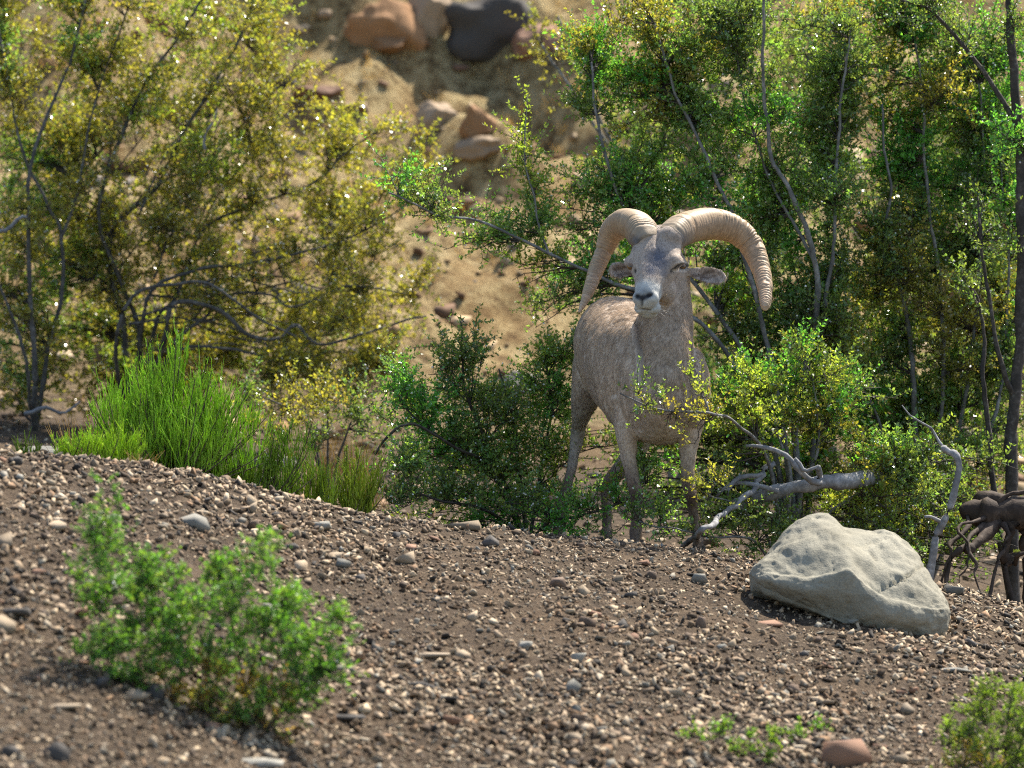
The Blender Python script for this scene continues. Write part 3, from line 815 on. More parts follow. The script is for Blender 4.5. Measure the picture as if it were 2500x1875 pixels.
b = gp(2260, 26.6)
bush('creosote_bush', 'broad emerald green creosote bush standing behind the pale boulder', 'bush', b, [
    ([b, (2235, 1000, 26.6), (2215, 800, 26.6), (2185, 640, 26.55), (2165, 540, 26.5), (2172, 460, 26.5), (2150, 250, 26.5)], 0.016, 0.005),
    ([(2185, 640, 26.55), (2110, 590, 26.55), (2060, 520, 26.5)], 0.008, 0.003),
    ([b, (2300, 950, 26.6), (2290, 700, 26.6), (2260, 450, 26.6), (2250, 200, 26.6), (2230, 60, 26.6)], 0.013, 0.004),
    ([b, (2360, 950, 26.65), (2390, 700, 26.7), (2400, 450, 26.7), (2390, 200, 26.7)], 0.012, 0.004),
    ([b, (2150, 1050, 26.5), (2080, 900, 26.5), (2040, 760, 26.5)], 0.010, 0.004),
    ([b, (2420, 1050, 26.6), (2450, 850, 26.7), (2460, 600, 26.7), (2440, 380, 26.7)], 0.012, 0.004),
], [
    (2165, 90, 26.5, 80, 85, 1), (2170, 330, 26.5, 105, 120, 1), (2260, 220, 26.6, 100, 100, 1), (2380, 270, 26.7, 105, 105, 1), (2290, 420, 26.6, 115, 110, 1), (2420, 420, 26.7, 85, 105, 2),
    (2180, 520, 26.5, 100, 90, 2), (2260, 650, 26.6, 105, 95, 2), (2400, 610, 26.7, 95, 105, 2), (2370, 780, 26.6, 105, 105, 3), (2160, 790, 26.6, 105, 95, 0), (2110, 700, 26.5, 80, 80, 3),
    (2250, 920, 26.6, 105, 95, 0), (2400, 960, 26.6, 90, 90, 2), (2100, 940, 26.5, 95, 85, 0), (2180, 1040, 26.5, 90, 70, 0), (2470, 820, 26.7, 60, 100, 2), (2340, 120, 26.7, 85, 80, 2), (2460, 140, 26.7, 70, 90, 2),
] + fill([(2080, -40), (2540, -40), (2540, 1190), (2080, 1240)], 64, 62, 502, 26.3, 27.1, gap=0.6), PALS, 102, limb_near=0.2, barkr=0.8, seeds_glints=1100, bark=MAT_BARK)

# --- tree at the right edge
b = gp(2475, 25.9)
bush('desert_tree', 'tall thin grey trunked tree rising over the root stump', 'tree', b, [
    ([b, (2470, 1150, 25.9), (2478, 980, 25.9), (2494, 800, 25.9), (2492, 560, 25.9), (2490, 380, 25.9), (2478, 200, 25.9), (2468, 60, 25.9), (2466, -90, 25.9)], 0.026, 0.015),
    ([(2490, 310, 25.9), (2420, 210, 25.9), (2350, 110, 25.9), (2280, 30, 25.9), (2200, 0, 25.9)], 0.011, 0.005),
    ([(2490, 560, 25.9), (2530, 420, 25.9), (2560, 260, 25.9)], 0.012, 0.005),
    ([(2478, 980, 25.9), (2440, 860, 25.85), (2400, 640, 25.85), (2385, 480, 25.85)], 0.012, 0.004),
    ([b, (2420, 1150, 25.95), (2400, 950, 25.95), (2400, 800, 26.0), (2370, 690, 26.0)], 0.015, 0.005),
], [
    (2260, 30, 25.9, 80, 50, 2), (2350, 90, 25.9, 60, 55, 2, 0.7), (2440, 50, 25.9, 60, 60, 2, 0.7), (2420, 330, 25.85, 60, 70, 1, 0.7), (2400, 560, 25.85, 60, 80, 2, 0.7), (2540, 300, 25.9, 60, 90, 2), (2380, 720, 25.95, 60, 70, 2, 0.6),
], PALS, 103, seeds_glints=120, bark=MAT_BARKD, stemname='trunk')

# --- low yellow green bush right of the ram, reaching in front of its chest
b = gp(1905, 25.15)
bush('creosote_bush', 'low yellow green creosote bush beside the ram, one spray across its chest', 'bush', b, [
    ([b, (1900, 1250, 25.1), (1870, 1120, 25.0), (1800, 1030, 24.75), (1730, 1010, 24.55), (1640, 1005, 24.48), (1570, 985, 24.46), (1510, 960, 24.46)], 0.009, 0.0022),
    ([(1730, 1010, 24.55), (1712, 960, 24.55), (1700, 900, 24.55)], 0.004, 0.0015),
    ([b, (1930, 1180, 25.15), (1900, 1060, 25.15), (1880, 940, 25.15)], 0.009, 0.003),
    ([b, (1960, 1200, 25.2), (2000, 1080, 25.2), (1980, 930, 25.2)], 0.009, 0.003),
    ([b, (2000, 1280, 25.15), (2100, 1200, 25.15), (2190, 1150, 25.15)], 0.008, 0.003),
    ([b, (1860, 1290, 25.0), (1790, 1230, 24.9), (1730, 1210, 24.7)], 0.007, 0.002),
    ([b, (1840, 1320, 24.95), (1740, 1310, 24.75), (1640, 1290, 24.68), (1560, 1270, 24.66)], 0.006, 0.002),
], [
    (1560, 990, 24.46, 66, 34, 2, 0.42), (1640, 1005, 24.48, 62, 32, 3, 0.42), (1702, 940, 24.55, 36, 46, 4, 0.5), (1718, 1060, 24.58, 34, 48, 3, 0.6), (1640, 1045, 24.5, 46, 24, 3, 0.3),
    (1790, 960, 25.0, 80, 75, 4), (1880, 950, 25.15, 95, 75, 4), (1970, 910, 25.2, 90, 65, 4), (2010, 1020, 25.2, 85, 65, 3), (1880, 1040, 25.2, 90, 40, 4, 0.7), (1760, 1100, 24.95, 45, 45, 2, 0.5),
    (1770, 1270, 24.9, 70, 40, 2, 0.8), (1850, 1290, 25.0, 85, 55, 2), (1740, 1190, 24.7, 40, 55, 3, 0.7), (2110, 1110, 25.15, 60, 50, 3, 0.8), (2180, 1140, 25.15, 85, 60, 0), (2190, 1230, 25.1, 80, 55, 4), (2130, 1270, 25.1, 60, 40, 4), (2290, 1180, 25.2, 60, 70, 2),
    (1700, 1300, 24.72, 40, 40, 2, 0.9), (1625, 1285, 24.68, 50, 40, 0, 0.9), (1545, 1285, 24.68, 45, 35, 2, 0.9), (1950, 1330, 25.1, 90, 40, 2), (2250, 1330, 25.1, 60, 45, 2),
] + fill([(1750, 900), (2060, 860), (2330, 1120), (2300, 1340), (2120, 1340), (2110, 1100), (1960, 1050), (1750, 1050)], 16, 66, 504, 25.2, 25.7, (48, 66), 0.3) + [(2400, 1330, 25.9, 80, 70, 2), (2480, 1300, 25.9, 80, 80, 2), (2330, 1290, 25.8, 60, 80, 2), (2440, 1180, 25.9, 80, 60, 2)] + [(x, y, 26.1, 62, 58, p) for x, y, p in ((2380, 1240, 2), (2470, 1220, 2), (2340, 1360, 2), (2430, 1390, 2), (2500, 1380, 2), (2300, 1240, 0))], PALS, 104, seeds_glints=800, flowers=7, bark=MAT_BARK)  # last clumps, by the stump: dark leaves added in place of shade

# --- bush left of the ram
b = gp(1290, 25.75)
bush('creosote_bush', 'leafy green creosote bush filling the space left of the ram legs', 'bush', b, [
    ([b, (1230, 1180, 25.7), (1190, 1090, 25.65), (1140, 960, 25.6), (1130, 860, 25.6), (1120, 780, 25.6)], 0.010, 0.003),
    ([b, (1270, 1150, 25.75), (1250, 1020, 25.75), (1215, 900, 25.75)], 0.009, 0.003),
    ([b, (1180, 1130, 25.6), (1080, 1070, 25.55), (1010, 1020, 25.5), (960, 960, 25.5)], 0.009, 0.003),
    ([b, (1320, 1150, 25.85), (1350, 1000, 25.9), (1330, 860, 25.9)], 0.009, 0.003),
    ([b, (1200, 1250, 25.5), (1080, 1220, 25.3), (980, 1190, 25.2)], 0.008, 0.003),
    ([b, (1340, 1270, 25.4), (1420, 1260, 25.2), (1500, 1230, 25.1), (1570, 1190, 25.05), (1610, 1150, 25.05)], 0.007, 0.002),
    ([(915, 1110, 25.3), (950, 1060, 25.3), (1000, 1035, 25.3), (1060, 1060, 25.35), (1130, 1100, 25.45), (1200, 1130, 25.6)], 0.004, 0.006),
], [
    (975, 960, 25.5, 58, 75, 1), (1045, 1000, 25.55, 75, 75, 1), (1130, 840, 25.6, 55, 75, 2), (1160, 930, 25.65, 80, 80, 2), (1200, 1040, 25.7, 95, 85, 2), (1080, 1110, 25.55, 100, 70, 0), (980, 1140, 25.3, 75, 60, 0),
    (1250, 1150, 25.6, 95, 70, 0), (1320, 1070, 25.8, 65, 80, 0), (1350, 940, 25.9, 55, 90, 0), (1320, 860, 25.9, 55, 60, 4, 0.7), (1100, 1220, 25.4, 100, 50, 2), (1250, 1250, 25.3, 95, 45, 2), (990, 1250, 25.2, 60, 45, 2),
    (1400, 1270, 25.2, 65, 42, 1), (1460, 1230, 25.15, 55, 50, 0, 0.8), (1520, 1210, 25.1, 45, 55, 1, 0.8), (1600, 1170, 25.05, 50, 60, 0, 0.8), (1620, 1120, 25.15, 40, 40, 1, 0.6), (1450, 1120, 25.9, 60, 70, 4, 0.6), (1490, 1180, 25.1, 22, 50, 3, 0.8), (1560, 1150, 24.72, 26, 40, 0, 0.5), (1420, 1000, 26.1, 50, 80, 0),
] + fill([(930, 1180), (960, 940), (1120, 800), (1240, 900), (1400, 820), (1420, 1290), (960, 1290)], 20, 70, 503, 25.5, 26.1, (48, 68)), PALS, 105, seeds_glints=800, bark=MAT_BARKD)

# --- blurred olive bush further back, between the hillside and the green bushes
b = gp(1640, 29.3)
rr = np.random.default_rng(61)
cl = [(1290, 60, 29.3, 60, 55, 3, 0.5), (1350, 130, 29.3, 70, 60, 3, 0.5), (1400, 260, 29.3, 60, 70, 3, 0.35), (1440, 380, 29.3, 60, 70, 3, 0.3), (1960, 120, 29.3, 80, 120, 4, 0.5), (1960, 340, 29.3, 70, 90, 4, 0.4), (2250, 470, 29.4, 90, 90, 4, 0.5), (2130, 600, 29.3, 90, 90, 4, 0.5), (1750, 650, 29.3, 110, 110, 3, 0.6), (1860, 900, 29.3, 110, 100, 3, 0.6), (2350, 850, 29.4, 110, 120, 4, 0.5)] + [(c[0], c[1], c[2], c[3], c[4], 4 if i % 2 else 0, 0.45) for i, c in enumerate(fill([(1560, 250), (1750, 100), (2540, 100), (2540, 1150), (1740, 1150), (1560, 700)], 40, 110, 505, 28.9, 29.4, (75, 100), 0.6))]
bush('creosote_bush', 'out of focus olive creosote bush on the hill foot behind the green bushes', 'bush', b, [
    ([b, (1600, 800, 29.3), (1560, 520, 29.3), (1430, 270, 29.3), (1320, 110, 29.3)], 0.013, 0.005),
    ([b, (1610, 760, 29.3), (1540, 450, 29.3), (1420, 200, 29.3), (1360, 40, 29.3)], 0.012, 0.005),
    ([b, (1800, 850, 29.3), (1900, 560, 29.3), (1960, 300, 29.3), (1980, 60, 29.3)], 0.013, 0.005),
    ([b, (1950, 950, 29.35), (2150, 750, 29.35), (2260, 480, 29.4)], 0.013, 0.005),
    ([b, (2050, 1050, 29.35), (2250, 950, 29.4), (2400, 800, 29.4)], 0.013, 0.005),
], cl, PALS, 106, seeds_glints=60)

# --- big olive bush on the left
poly = [(-80, -60), (480, -60), (560, 20), (720, 10), (745, 150), (690, 260), (690, 310), (800, 270), (900, 235), (950, 290), (1070, 335), (1040, 390), (940, 430), (930, 600), (1020, 690), (1060, 760), (980, 880), (940, 1000), (760, 1040), (560, 1000), (300, 980), (-80, 1000)]
cl = []
rr = np.random.default_rng(71)
tries = 0
while len(cl) < 215 and tries < 9000:
    tries += 1
    x, y = rr.uniform(-80, 1070), rr.uniform(-60, 960)
    if not in_poly(x, y, poly): continue
    if any((x - c[0]) ** 2 + (y - c[1]) ** 2 < 47 ** 2 for c in cl): continue
    gap = vnoise(np.array([x / 130., y / 130., 3.3]), 91)
    if gap > 0.55: continue
    lower = sstep(560, 900, y)
    rad = rr.uniform(46, 76)
    pal = 3 if rr.uniform() < 0.86 else 4
    if x < 200 and rr.uniform() < 0.4: pal = 0
    dk = 0.62 + 0.25 * (x < 220)
    cl.append((x, y, 28.9 + rr.uniform(-0.35, 0.45), rad * 1.1, rad, pal, dk))
cl += [(x, y, 28.55, 62, 46, 3, 0.8) for x, y in ((540, 955), (620, 965), (700, 905), (720, 985), (800, 950), (880, 905), (860, 1010), (930, 850), (640, 1020), (960, 960))]
b = gp(330, 29.0)
b2 = gp(85, 28.7)
LIMBS7 = []
rl = np.random.default_rng(72)
for i in range(16):                     # the tangle of low crooked limbs reaching right
    x0, y0 = rl.uniform(300, 520), rl.uniform(690, 860)
    ang = rl.uniform(-0.35, 0.42); pts_ = []; x, y = x0, y0; Yl = rl.uniform(28.75, 29.2)
    for k in range(int(rl.integers(4, 8))):
        pts_.append((x, y, Yl)); st_ = rl.uniform(60, 110)
        x += st_ * math.cos(ang); y += st_ * math.sin(ang); ang = 0.75 * ang + rl.normal(0, 0.38) - 0.06
    r0_ = rl.uniform(0.005, 0.011)
    LIMBS7.append((pts_, r0_, 0.0025))
for i in range(12):                     # straight canes leaning up and right
    x0, y0 = rl.uniform(180, 480), rl.uniform(420, 760); L_ = rl.uniform(200, 420); sl = rl.uniform(0.9, 2.0)
    n_ = math.hypot(1, sl); Yl = rl.uniform(28.8, 29.2)
    LIMBS7.append(([(x0, y0, Yl), (x0 + 0.4 * L_ / n_, y0 - 0.5 * L_ * sl / n_, Yl), (x0 + L_ / n_, y0 - L_ * sl / n_, Yl)], 0.007, 0.0025))
bush('creosote_bush', 'large sparse olive creosote bush with arching grey limbs on the left', 'bush', b, [
    ([b, (300, 800, 29.0), (265, 640, 29.0), (285, 540, 29.0), (385, 450, 29.0), (455, 310, 29.0), (540, 180, 29.0), (600, 60, 29.0), (640, -40, 29.0)], 0.022, 0.006),
    ([(385, 450, 29.0), (450, 420, 29.0), (560, 380, 29.0), (640, 330, 29.0)], 0.008, 0.003),
    ([b, (340, 820, 29.0), (300, 700, 28.95), (240, 500, 28.9), (330, 260, 28.9), (400, 140, 28.9), (480, 20, 28.9), (520, -50, 28.9)], 0.017, 0.006),
    ([b, (380, 800, 29.0), (430, 720, 29.0), (500, 560, 29.0), (620, 500, 29.0), (760, 450, 29.0), (850, 370, 29.0), (950, 300, 29.0)], 0.016, 0.004),
    ([b, (350, 790, 28.8), (380, 705, 28.75), (480, 660, 28.75), (600, 640, 28.75), (760, 610, 28.8), (900, 560, 28.85), (990, 500, 28.9)], 0.015, 0.004),
    ([b, (400, 830, 28.7), (430, 740, 28.65), (540, 760, 28.65), (600, 815, 28.65), (680, 830, 28.7), (720, 790, 28.7), (780, 840, 28.7), (880, 815, 28.75), (960, 790, 28.8), (1040, 770, 28.8)], 0.017, 0.005),
    ([b, (420, 850, 28.8), (500, 780, 28.8), (560, 720, 28.8), (660, 720, 28.8), (720, 750, 28.8), (850, 700, 28.85), (1000, 720, 28.9)], 0.013, 0.004),
    ([b, (420, 870, 28.75), (560, 850, 28.75), (700, 880, 28.75), (820, 860, 28.8), (900, 880, 28.8)], 0.011, 0.004),
    ([b, (280, 850, 28.7), (330, 720, 28.65), (440, 690, 28.6), (520, 700, 28.6), (640, 780, 28.6), (720, 820, 28.6)], 0.014, 0.005),
    ([b2, (85, 920, 28.7), (80, 800, 28.7), (75, 700, 28.7), (70, 560, 28.7), (75, 400, 28.7), (150, 200, 28.75), (180, 120, 28.75), (215, -20, 28.75)], 0.020, 0.006),
    ([b2, (120, 850, 28.8), (150, 700, 28.8), (150, 580, 28.8), (120, 500, 28.8), (60, 380, 28.8), (20, 200, 28.8), (-20, 0, 28.8)], 0.016, 0.005),
    ([(150, 580, 28.8), (190, 470, 28.8), (200, 400, 28.85), (240, 240, 28.9), (300, 60, 28.9), (330, -40, 28.9)], 0.010, 0.004),
    ([b2, (60, 880, 28.6), (10, 720, 28.6), (-40, 560, 28.6)], 0.014, 0.005),
] + LIMBS7, cl, PALS, 107, limb_near=0.15, barkr=0.72, dens=0.0034, leaf=(0.0165, 0.0085), node=0.0115, bark=MAT_BARKG, up=0.35, seeds_glints=3600, nbr=(2, 5))  # the many white specks here imitate sun glints on the leaves

b = gp(800, 27.0)
bush('creosote_bush', 'low thin olive scrub between the broom shrub and the leafy bush', 'bush', b, [
    ([b, (760, 1060, 27.0), (690, 990, 27.0), (600, 960, 27.0)], 0.007, 0.002), ([b, (800, 1040, 27.0), (800, 960, 27.0)], 0.006, 0.002), ([b, (850, 1050, 27.0), (910, 980, 27.0)], 0.006, 0.002), ([b, (760, 1090, 26.9), (660, 1070, 26.8)], 0.005, 0.002)],
    [(590, 980, 27.0, 60, 45, 2, 0.8), (670, 1000, 27.0, 60, 50, 3, 0.7), (740, 960, 27.1, 60, 50, 3, 0.7), (810, 960, 27.0, 60, 55, 3, 0.8), (880, 990, 27.0, 60, 50, 2, 0.8), (930, 1040, 26.9, 50, 45, 2, 0.9), (830, 1070, 26.8, 60, 40, 2, 0.7), (700, 1070, 26.8, 60, 36, 3, 0.5), (610, 1060, 26.8, 50, 36, 3, 0.5)],
    PALS, 108, bark=MAT_BARKG, seeds_glints=120)

# bare bleached limbs low in the olive bush
DEAD = [
    ('pale dead branch stub poking from the far left of the olive bush', [(-30, 570, 28.35), (10, 560, 28.35), (40, 525, 28.35), (60, 528, 28.35)], 0.011, 0.006),
    ('crooked whitish twig high inside the olive bush', [(500, 365, 28.5), (505, 330, 28.5), (525, 300, 28.5), (530, 270, 28.5)], 0.006, 0.003),
    ('low bleached branch lying near the olive bush trunk', [(60, 1010, 28.2), (110, 985, 28.2), (150, 1000, 28.2), (190, 985, 28.2)], 0.010, 0.004),
]
for i, (lab, pts, r0, r1) in enumerate(DEAD):
    q = np.array([P(*p) for p in pts])
    V, F, _, _ = stem_tube(q, r0, r1, 900 + i, wig=0.015)
    tag(add('dead_branch', V, F, MAT_PALE, smooth=True, origin=q[0]), lab, 'branch')

# --- dead wood on the right
def wood(name, label, cat, parts, mat, seed, wig=0.01, sides=10, knob=0.16):
    first = np.array(parts[0][1][0] if isinstance(parts[0][1][0], np.ndarray) else P(*parts[0][1][0]))
    root = empty(name, tuple(first), label, cat)
    for i, (pn, pts, r0, r1) in enumerate(parts):
        q = np.array([p if isinstance(p, np.ndarray) else P(*p) for p in pts])
        V, F, _, _ = stem_tube(q, r0, r1, seed + i, wig=wig, sides=sides, knob=knob)
        add(pn, V, F, mat, root, smooth=True)
    return root
g1 = gp(2262, 25.0)
wood('dead_branch', 'grey ringed dead branch arching upright behind the boulder', 'branch', [
    ('limb', [g1, (2285, 1320, 24.98), (2290, 1295, 24.97), (2322, 1230, 24.95), (2338, 1160, 24.95), (2336, 1118, 24.95), (2326, 1106, 24.96), (2310, 1103, 24.97), (2303, 1092, 24.98)], 0.0135, 0.012),
    ('twig', [(2300, 1275, 24.97), (2275, 1262, 24.94), (2262, 1258, 24.92)], 0.008, 0.005),
    ('twig', [(2305, 1096, 24.98), (2290, 1060, 25.0), (2270, 1040, 24.98), (2230, 1015, 24.95), (2200, 990, 24.95)], 0.006, 0.002),
], MAT_PALE, 950)
g2 = gp(1840, 25.5)
wood('fallen_log', 'pale grey fallen log with bent limbs under the yellow green bush', 'log', [
    ('trunk', [P(1790, 1235, 25.00), (1860, 1212, 25.00), (1930, 1195, 25.00), (2000, 1180, 25.00), (2090, 1168, 25.1), (2200, 1150, 25.3)], 0.022, 0.030),
    ('limb', [(2000, 1178, 24.95), (1975, 1175, 24.90), (1945, 1140, 24.85), (1915, 1110, 24.85), (1870, 1095, 24.85), (1825, 1093, 24.85)], 0.014, 0.006),
    ('limb', [(1998, 1170, 24.95), (1996, 1155, 24.93), (1998, 1145, 24.91)], 0.012, 0.009),
    ('limb', [(1900, 1200, 24.95), (1800, 1180, 24.95), (1760, 1210, 24.95)], 0.010, 0.005),
    ('limb', [(1940, 1120, 24.85), (1960, 1150, 24.85), (1990, 1140, 24.85), (2000, 1135, 24.85)], 0.008, 0.005),
], MAT_PALE, 960)
g3 = ground_hit(1668, 1332)
wood('dead_branch', 'pale forked dead branch leaning on the bank beside the ram hoof', 'branch', [
    ('limb', [g3, P(1700, 1308, 24.55), (1760, 1265, 24.7), (1810, 1225, 24.85), (1850, 1190, 24.95), (1860, 1155, 25.0), (1885, 1130, 25.05)], 0.011, 0.009),
    ('limb', [(1775, 1210, 24.9), (1792, 1180, 24.92), (1815, 1167, 24.95), (1850, 1163, 24.98), (1858, 1160, 25.0)], 0.007, 0.010),
    ('twig', [(1735, 1165, 24.9), (1752, 1185, 24.9), (1775, 1196, 24.9), (1783, 1190, 24.9)], 0.003, 0.002),
], MAT_PALE, 970)
g4 = gp(2420, 25.35)
wood('root_stump', 'weathered root stump with dangling roots at the foot of the trees', 'stump', [
    ('stump', [P(2345, 1255, 25.3), (2375, 1250, 25.3), (2410, 1262, 25.3), (2460, 1258, 25.3), (2560, 1290, 25.3)], 0.030, 0.065),
    ('stump', [P(2395, 1230, 25.4), (2440, 1225, 25.4), (2490, 1245, 25.4), (2560, 1245, 25.4)], 0.026, 0.045),
    ('root', [(2440, 1270, 25.3), (2400, 1310, 25.22), (2365, 1335, 25.17), (2335, 1338, 25.14), (2315, 1370, 25.1), gp(2300, 25.05)], 0.026, 0.006),
    ('root', [(2450, 1280, 25.25), (2446, 1320, 25.2), (2432, 1360, 25.17), (2436, 1400, 25.15), gp(2415, 25.1)], 0.011, 0.005),
    ('root', [(2470, 1280, 25.27), (2462, 1330, 25.25), (2474, 1370, 25.25), (2466, 1400, 25.25), gp(2485, 25.25)], 0.026, 0.012),
    ('root', [(2400, 1280, 25.25), (2372, 1320, 25.15), (2380, 1370, 25.08), (2372, 1400, 25.05), gp(2400, 25.0)], 0.009, 0.004),
    ('root', [(2505, 1290, 25.3), (2498, 1340, 25.3), (2515, 1380, 25.3), gp(2520, 25.3)], 0.03, 0.018),
    ('root', [(2475, 1375, 25.25), (2490, 1350, 25.2), (2520, 1345, 25.2)], 0.009, 0.006),
    ('root', [(2360, 1258, 25.28), (2345, 1290, 25.2), (2318, 1320, 25.15), (2312, 1370, 25.12), gp(2290, 25.1)], 0.012, 0.004),
    ('root', [(2430, 1240, 25.3), (2470, 1200, 25.3), (2520, 1190, 25.3)], 0.012, 0.010),
    ('root', [(2410, 1262, 25.26), (2350, 1300, 25.16), (2365, 1340, 25.1), (2340, 1380, 25.06), gp(2345, 25.02)], 0.008, 0.003),
], MAT_ROOT, 980, wig=0.022, knob=0.45)

# ------------------------------------------------------------------ broom-like green shrubs (leafless green stems)
def broom(label, base, tufts, seed, col0=(0.33, 0.54, 0.045), n_per=0.8, group=None, thick=1.35, name='broom_shrub'):
    r = np.random.default_rng(seed)
    root = empty(name, tuple(base), label, 'shrub', group)
    PT, RR, CC = [], [], []
    woodP, woodR = [], []
    for (bpx, bpy, tx, ty, sx, sy, Y, n) in tufts:
        n = int(n * n_per)
        B = P(bpx, bpy, Y); B[2] = min(B[2], float(ground_z(B[0], B[1]))) - 0.01
        T = P(tx, ty, Y); k = S * Y / D
        nb = max(4, n // 14)
        # main woody canes fan out of the base to points inside the crown
        E = T + np.stack([r.uniform(-1, 1, nb) * sx * k, r.normal(0, 0.35, nb) * sx * k, -(r.uniform(0.12, 1, nb) ** 1.1) * sy * k * 1.0], -1)
        t = np.linspace(0, 1, 6)[None, :, None]
        mid = B + (E - B) * np.array([0.62, 0.62, 0.38]) + r.normal(0, 0.012, (nb, 3))
        bs = B + r.normal(0, 0.012, (nb, 3)) * np.array([1, 1, 0])
        cane = (1 - t) ** 2 * bs[:, None] + 2 * t * (1 - t) * mid[:, None] + t ** 2 * E[:, None]
        woodP.append(cane); woodR.append(np.tile(np.linspace(0.0032, 0.0013, 6)[None], (nb, 1)))
        w = r.integers(0, nb, n); u = r.uniform(0.25, 1, n)
        ki = np.minimum((u * 5).astype(int), 4); fu = (u * 5 - ki)[:, None]
        st = cane[w, ki] * (1 - fu) + cane[w, ki + 1] * fu
        outx = (st[:, 0] - T[0]) / (sx * k + 1e-6)
        topz = T[2] - np.abs(outx) ** 1.6 * sy * k * 0.55
        l = np.clip((topz - st[:, 2]) * r.uniform(0.3, 1.0, n), 0.03, 0.15) * r.uniform(0.7, 1.25, n)
        dr = unit(np.stack([0.18 * outx + r.normal(0, 0.17, n), r.normal(0, 0.18, n), np.ones(n)], -1))
        en = st + dr * l[:, None]
        md = 0.5 * (st + en) + np.stack([0.10 * outx + r.normal(0, 0.05, n), r.normal(0, 0.05, n), 0 * outx], -1) * l[:, None]
        tt = np.linspace(0, 1, 4)[None, :, None]
        pl = (1 - tt) ** 2 * st[:, None] + 2 * tt * (1 - tt) * md[:, None] + tt ** 2 * en[:, None]
        # side shoots
        PT.append(pl); RR.append(np.tile(np.array([[0.0012, 0.0012, 0.0010, 0.0004]]), (n, 1)) * thick)
        for rep in range(2):
            uu = r.uniform(0.2, 0.85, n)[:, None]
            s2 = (1 - uu) ** 2 * st + 2 * uu * (1 - uu) * md + uu ** 2 * en
            d2 = unit(dr + r.normal(0, 0.2, (n, 3)))
            e2 = s2 + d2 * (l * r.uniform(0.25, 0.6, n))[:, None]
            m2 = 0.5 * (s2 + e2) + r.normal(0, 0.05, (n, 3)) * l[:, None]
            PT.append((1 - tt) ** 2 * s2[:, None] + 2 * tt * (1 - tt) * m2[:, None] + tt ** 2 * e2[:, None])
            RR.append(np.tile(np.array([[0.0010, 0.0010, 0.0008, 0.0003]]), (n, 1)) * thick)
        c = np.array(col0)[None] * r.uniform(0.65, 1.25, (3 * n, 1)) * np.array([1, 1, 1]) + np.abs(r.normal(0, 0.02, (3 * n, 1))) * np.array([1.2, 0.6, 0])
        CC.append(c)
    V, F = tubes_arr(np.concatenate(woodP), np.concatenate(woodR), 4)
    tag(add('canes', V, [F], MAT_TWIG, root, smooth=True), kind='stuff')
    PTc = np.concatenate(PT); V, F = tubes_arr(PTc, np.concatenate(RR), 3)
    C = np.repeat(np.concatenate(CC), PTc.shape[1] * 3, 0)
    tag(add('green_stems', V, [F], MAT_STEMGREEN, root, cols=C, smooth=True), kind='stuff')
    return root

b = gp(400, 24.1)
broom('bright green broom-like shrub with fine upright stems behind the crest', b, [
    (400, 1180, 425, 790, 95, 250, 24.1, 620), (390, 1180, 330, 850, 95, 240, 24.15, 420), (400, 1180, 520, 880, 90, 240, 24.1, 420), (360, 1170, 285, 930, 80, 200, 24.05, 330),
    (410, 1190, 560, 930, 100, 230, 24.15, 320), (400, 1180, 610, 960, 50, 180, 24.2, 120), (420, 1180, 440, 960, 140, 180, 24.0, 420),
], 201)
b = gp(230, 23.75)
broom('low grassy bright green tuft at the foot of the broom shrub', b, [
    (230, 1140, 225, 1050, 80, 90, 23.75, 330), (160, 1130, 165, 1060, 45, 60, 23.7, 140), (290, 1150, 290, 1030, 70, 100, 23.8, 220)], 202, col0=(0.40, 0.58, 0.05))
b = gp(560, 24.3)
broom('loose green tuft of upright stems right of the broom shrub', b, [
    (560, 1210, 540, 1090, 80, 110, 24.2, 230), (640, 1230, 715, 985, 55, 210, 24.3, 230), (600, 1230, 620, 1100, 70, 120, 24.25, 200)], 203, col0=(0.22, 0.36, 0.035))
b = gp(680, 24.4)
broom('spreading yellow green tuft beside the pale rocks behind the crest', b, [
    (690, 1250, 650, 1140, 70, 95, 24.35, 180), (740, 1260, 765, 1110, 70, 130, 24.4, 220)], 204, col0=(0.25, 0.36, 0.035))
b = gp(850, 24.5)
broom('small yellowish green tuft next to the leafy creosote bush', b, [
    (850, 1270, 885, 1080, 60, 180, 24.5, 230), (830, 1275, 830, 1180, 85, 85, 24.45, 220)], 205, col0=(0.27, 0.36, 0.035))
b = gp(60, 23.6)
broom('tiny grass green tuft under the olive bush trunk', b, [(55, 1110, 60, 1060, 40, 50, 23.6, 70)], 206, col0=(0.15, 0.24, 0.02))

# dry straw stems near the broom shrub and behind the crest
def straw(label, spots, seed, col=(0.42, 0.33, 0.2)):
    r = np.random.default_rng(seed)
    PT, CC = [], []
    for (px, py, Y, w, h, n) in spots:
        B = P(px, py, Y); B[2] = float(ground_z(B[0], Y)); k = S * Y / D
        st = B + np.stack([r.normal(0, 0.25, n) * w * k, r.normal(0, 0.03, n), 0 * np.ones(n)], -1)
        en = st + np.stack([r.normal(0, 0.6, n) * w * k, r.normal(0, 0.03, n), h * k * r.uniform(0.4, 1.1, n)], -1)
        md = 0.5 * (st + en) + r.normal(0, 0.008, (n, 3))
        tt = np.linspace(0, 1, 4)[None, :, None]
        PT.append((1 - tt) ** 2 * st[:, None] + 2 * tt * (1 - tt) * md[:, None] + tt ** 2 * en[:, None])
        CC.append(np.array(col)[None] * r.uniform(0.6, 1.2, (n, 1)))
    PT = np.concatenate(PT); R = np.tile(np.array([[0.0011, 0.001, 0.0009, 0.0005]]), (len(PT), 1))
    V, F = tubes_arr(PT, R, 3)
    o = add('dry_grass', V, [F], MAT_SOFT, None, cols=np.repeat(np.concatenate(CC), 12, 0), origin=PT[0, 0])
    tag(o, label, 'dry grass', None, 'stuff')
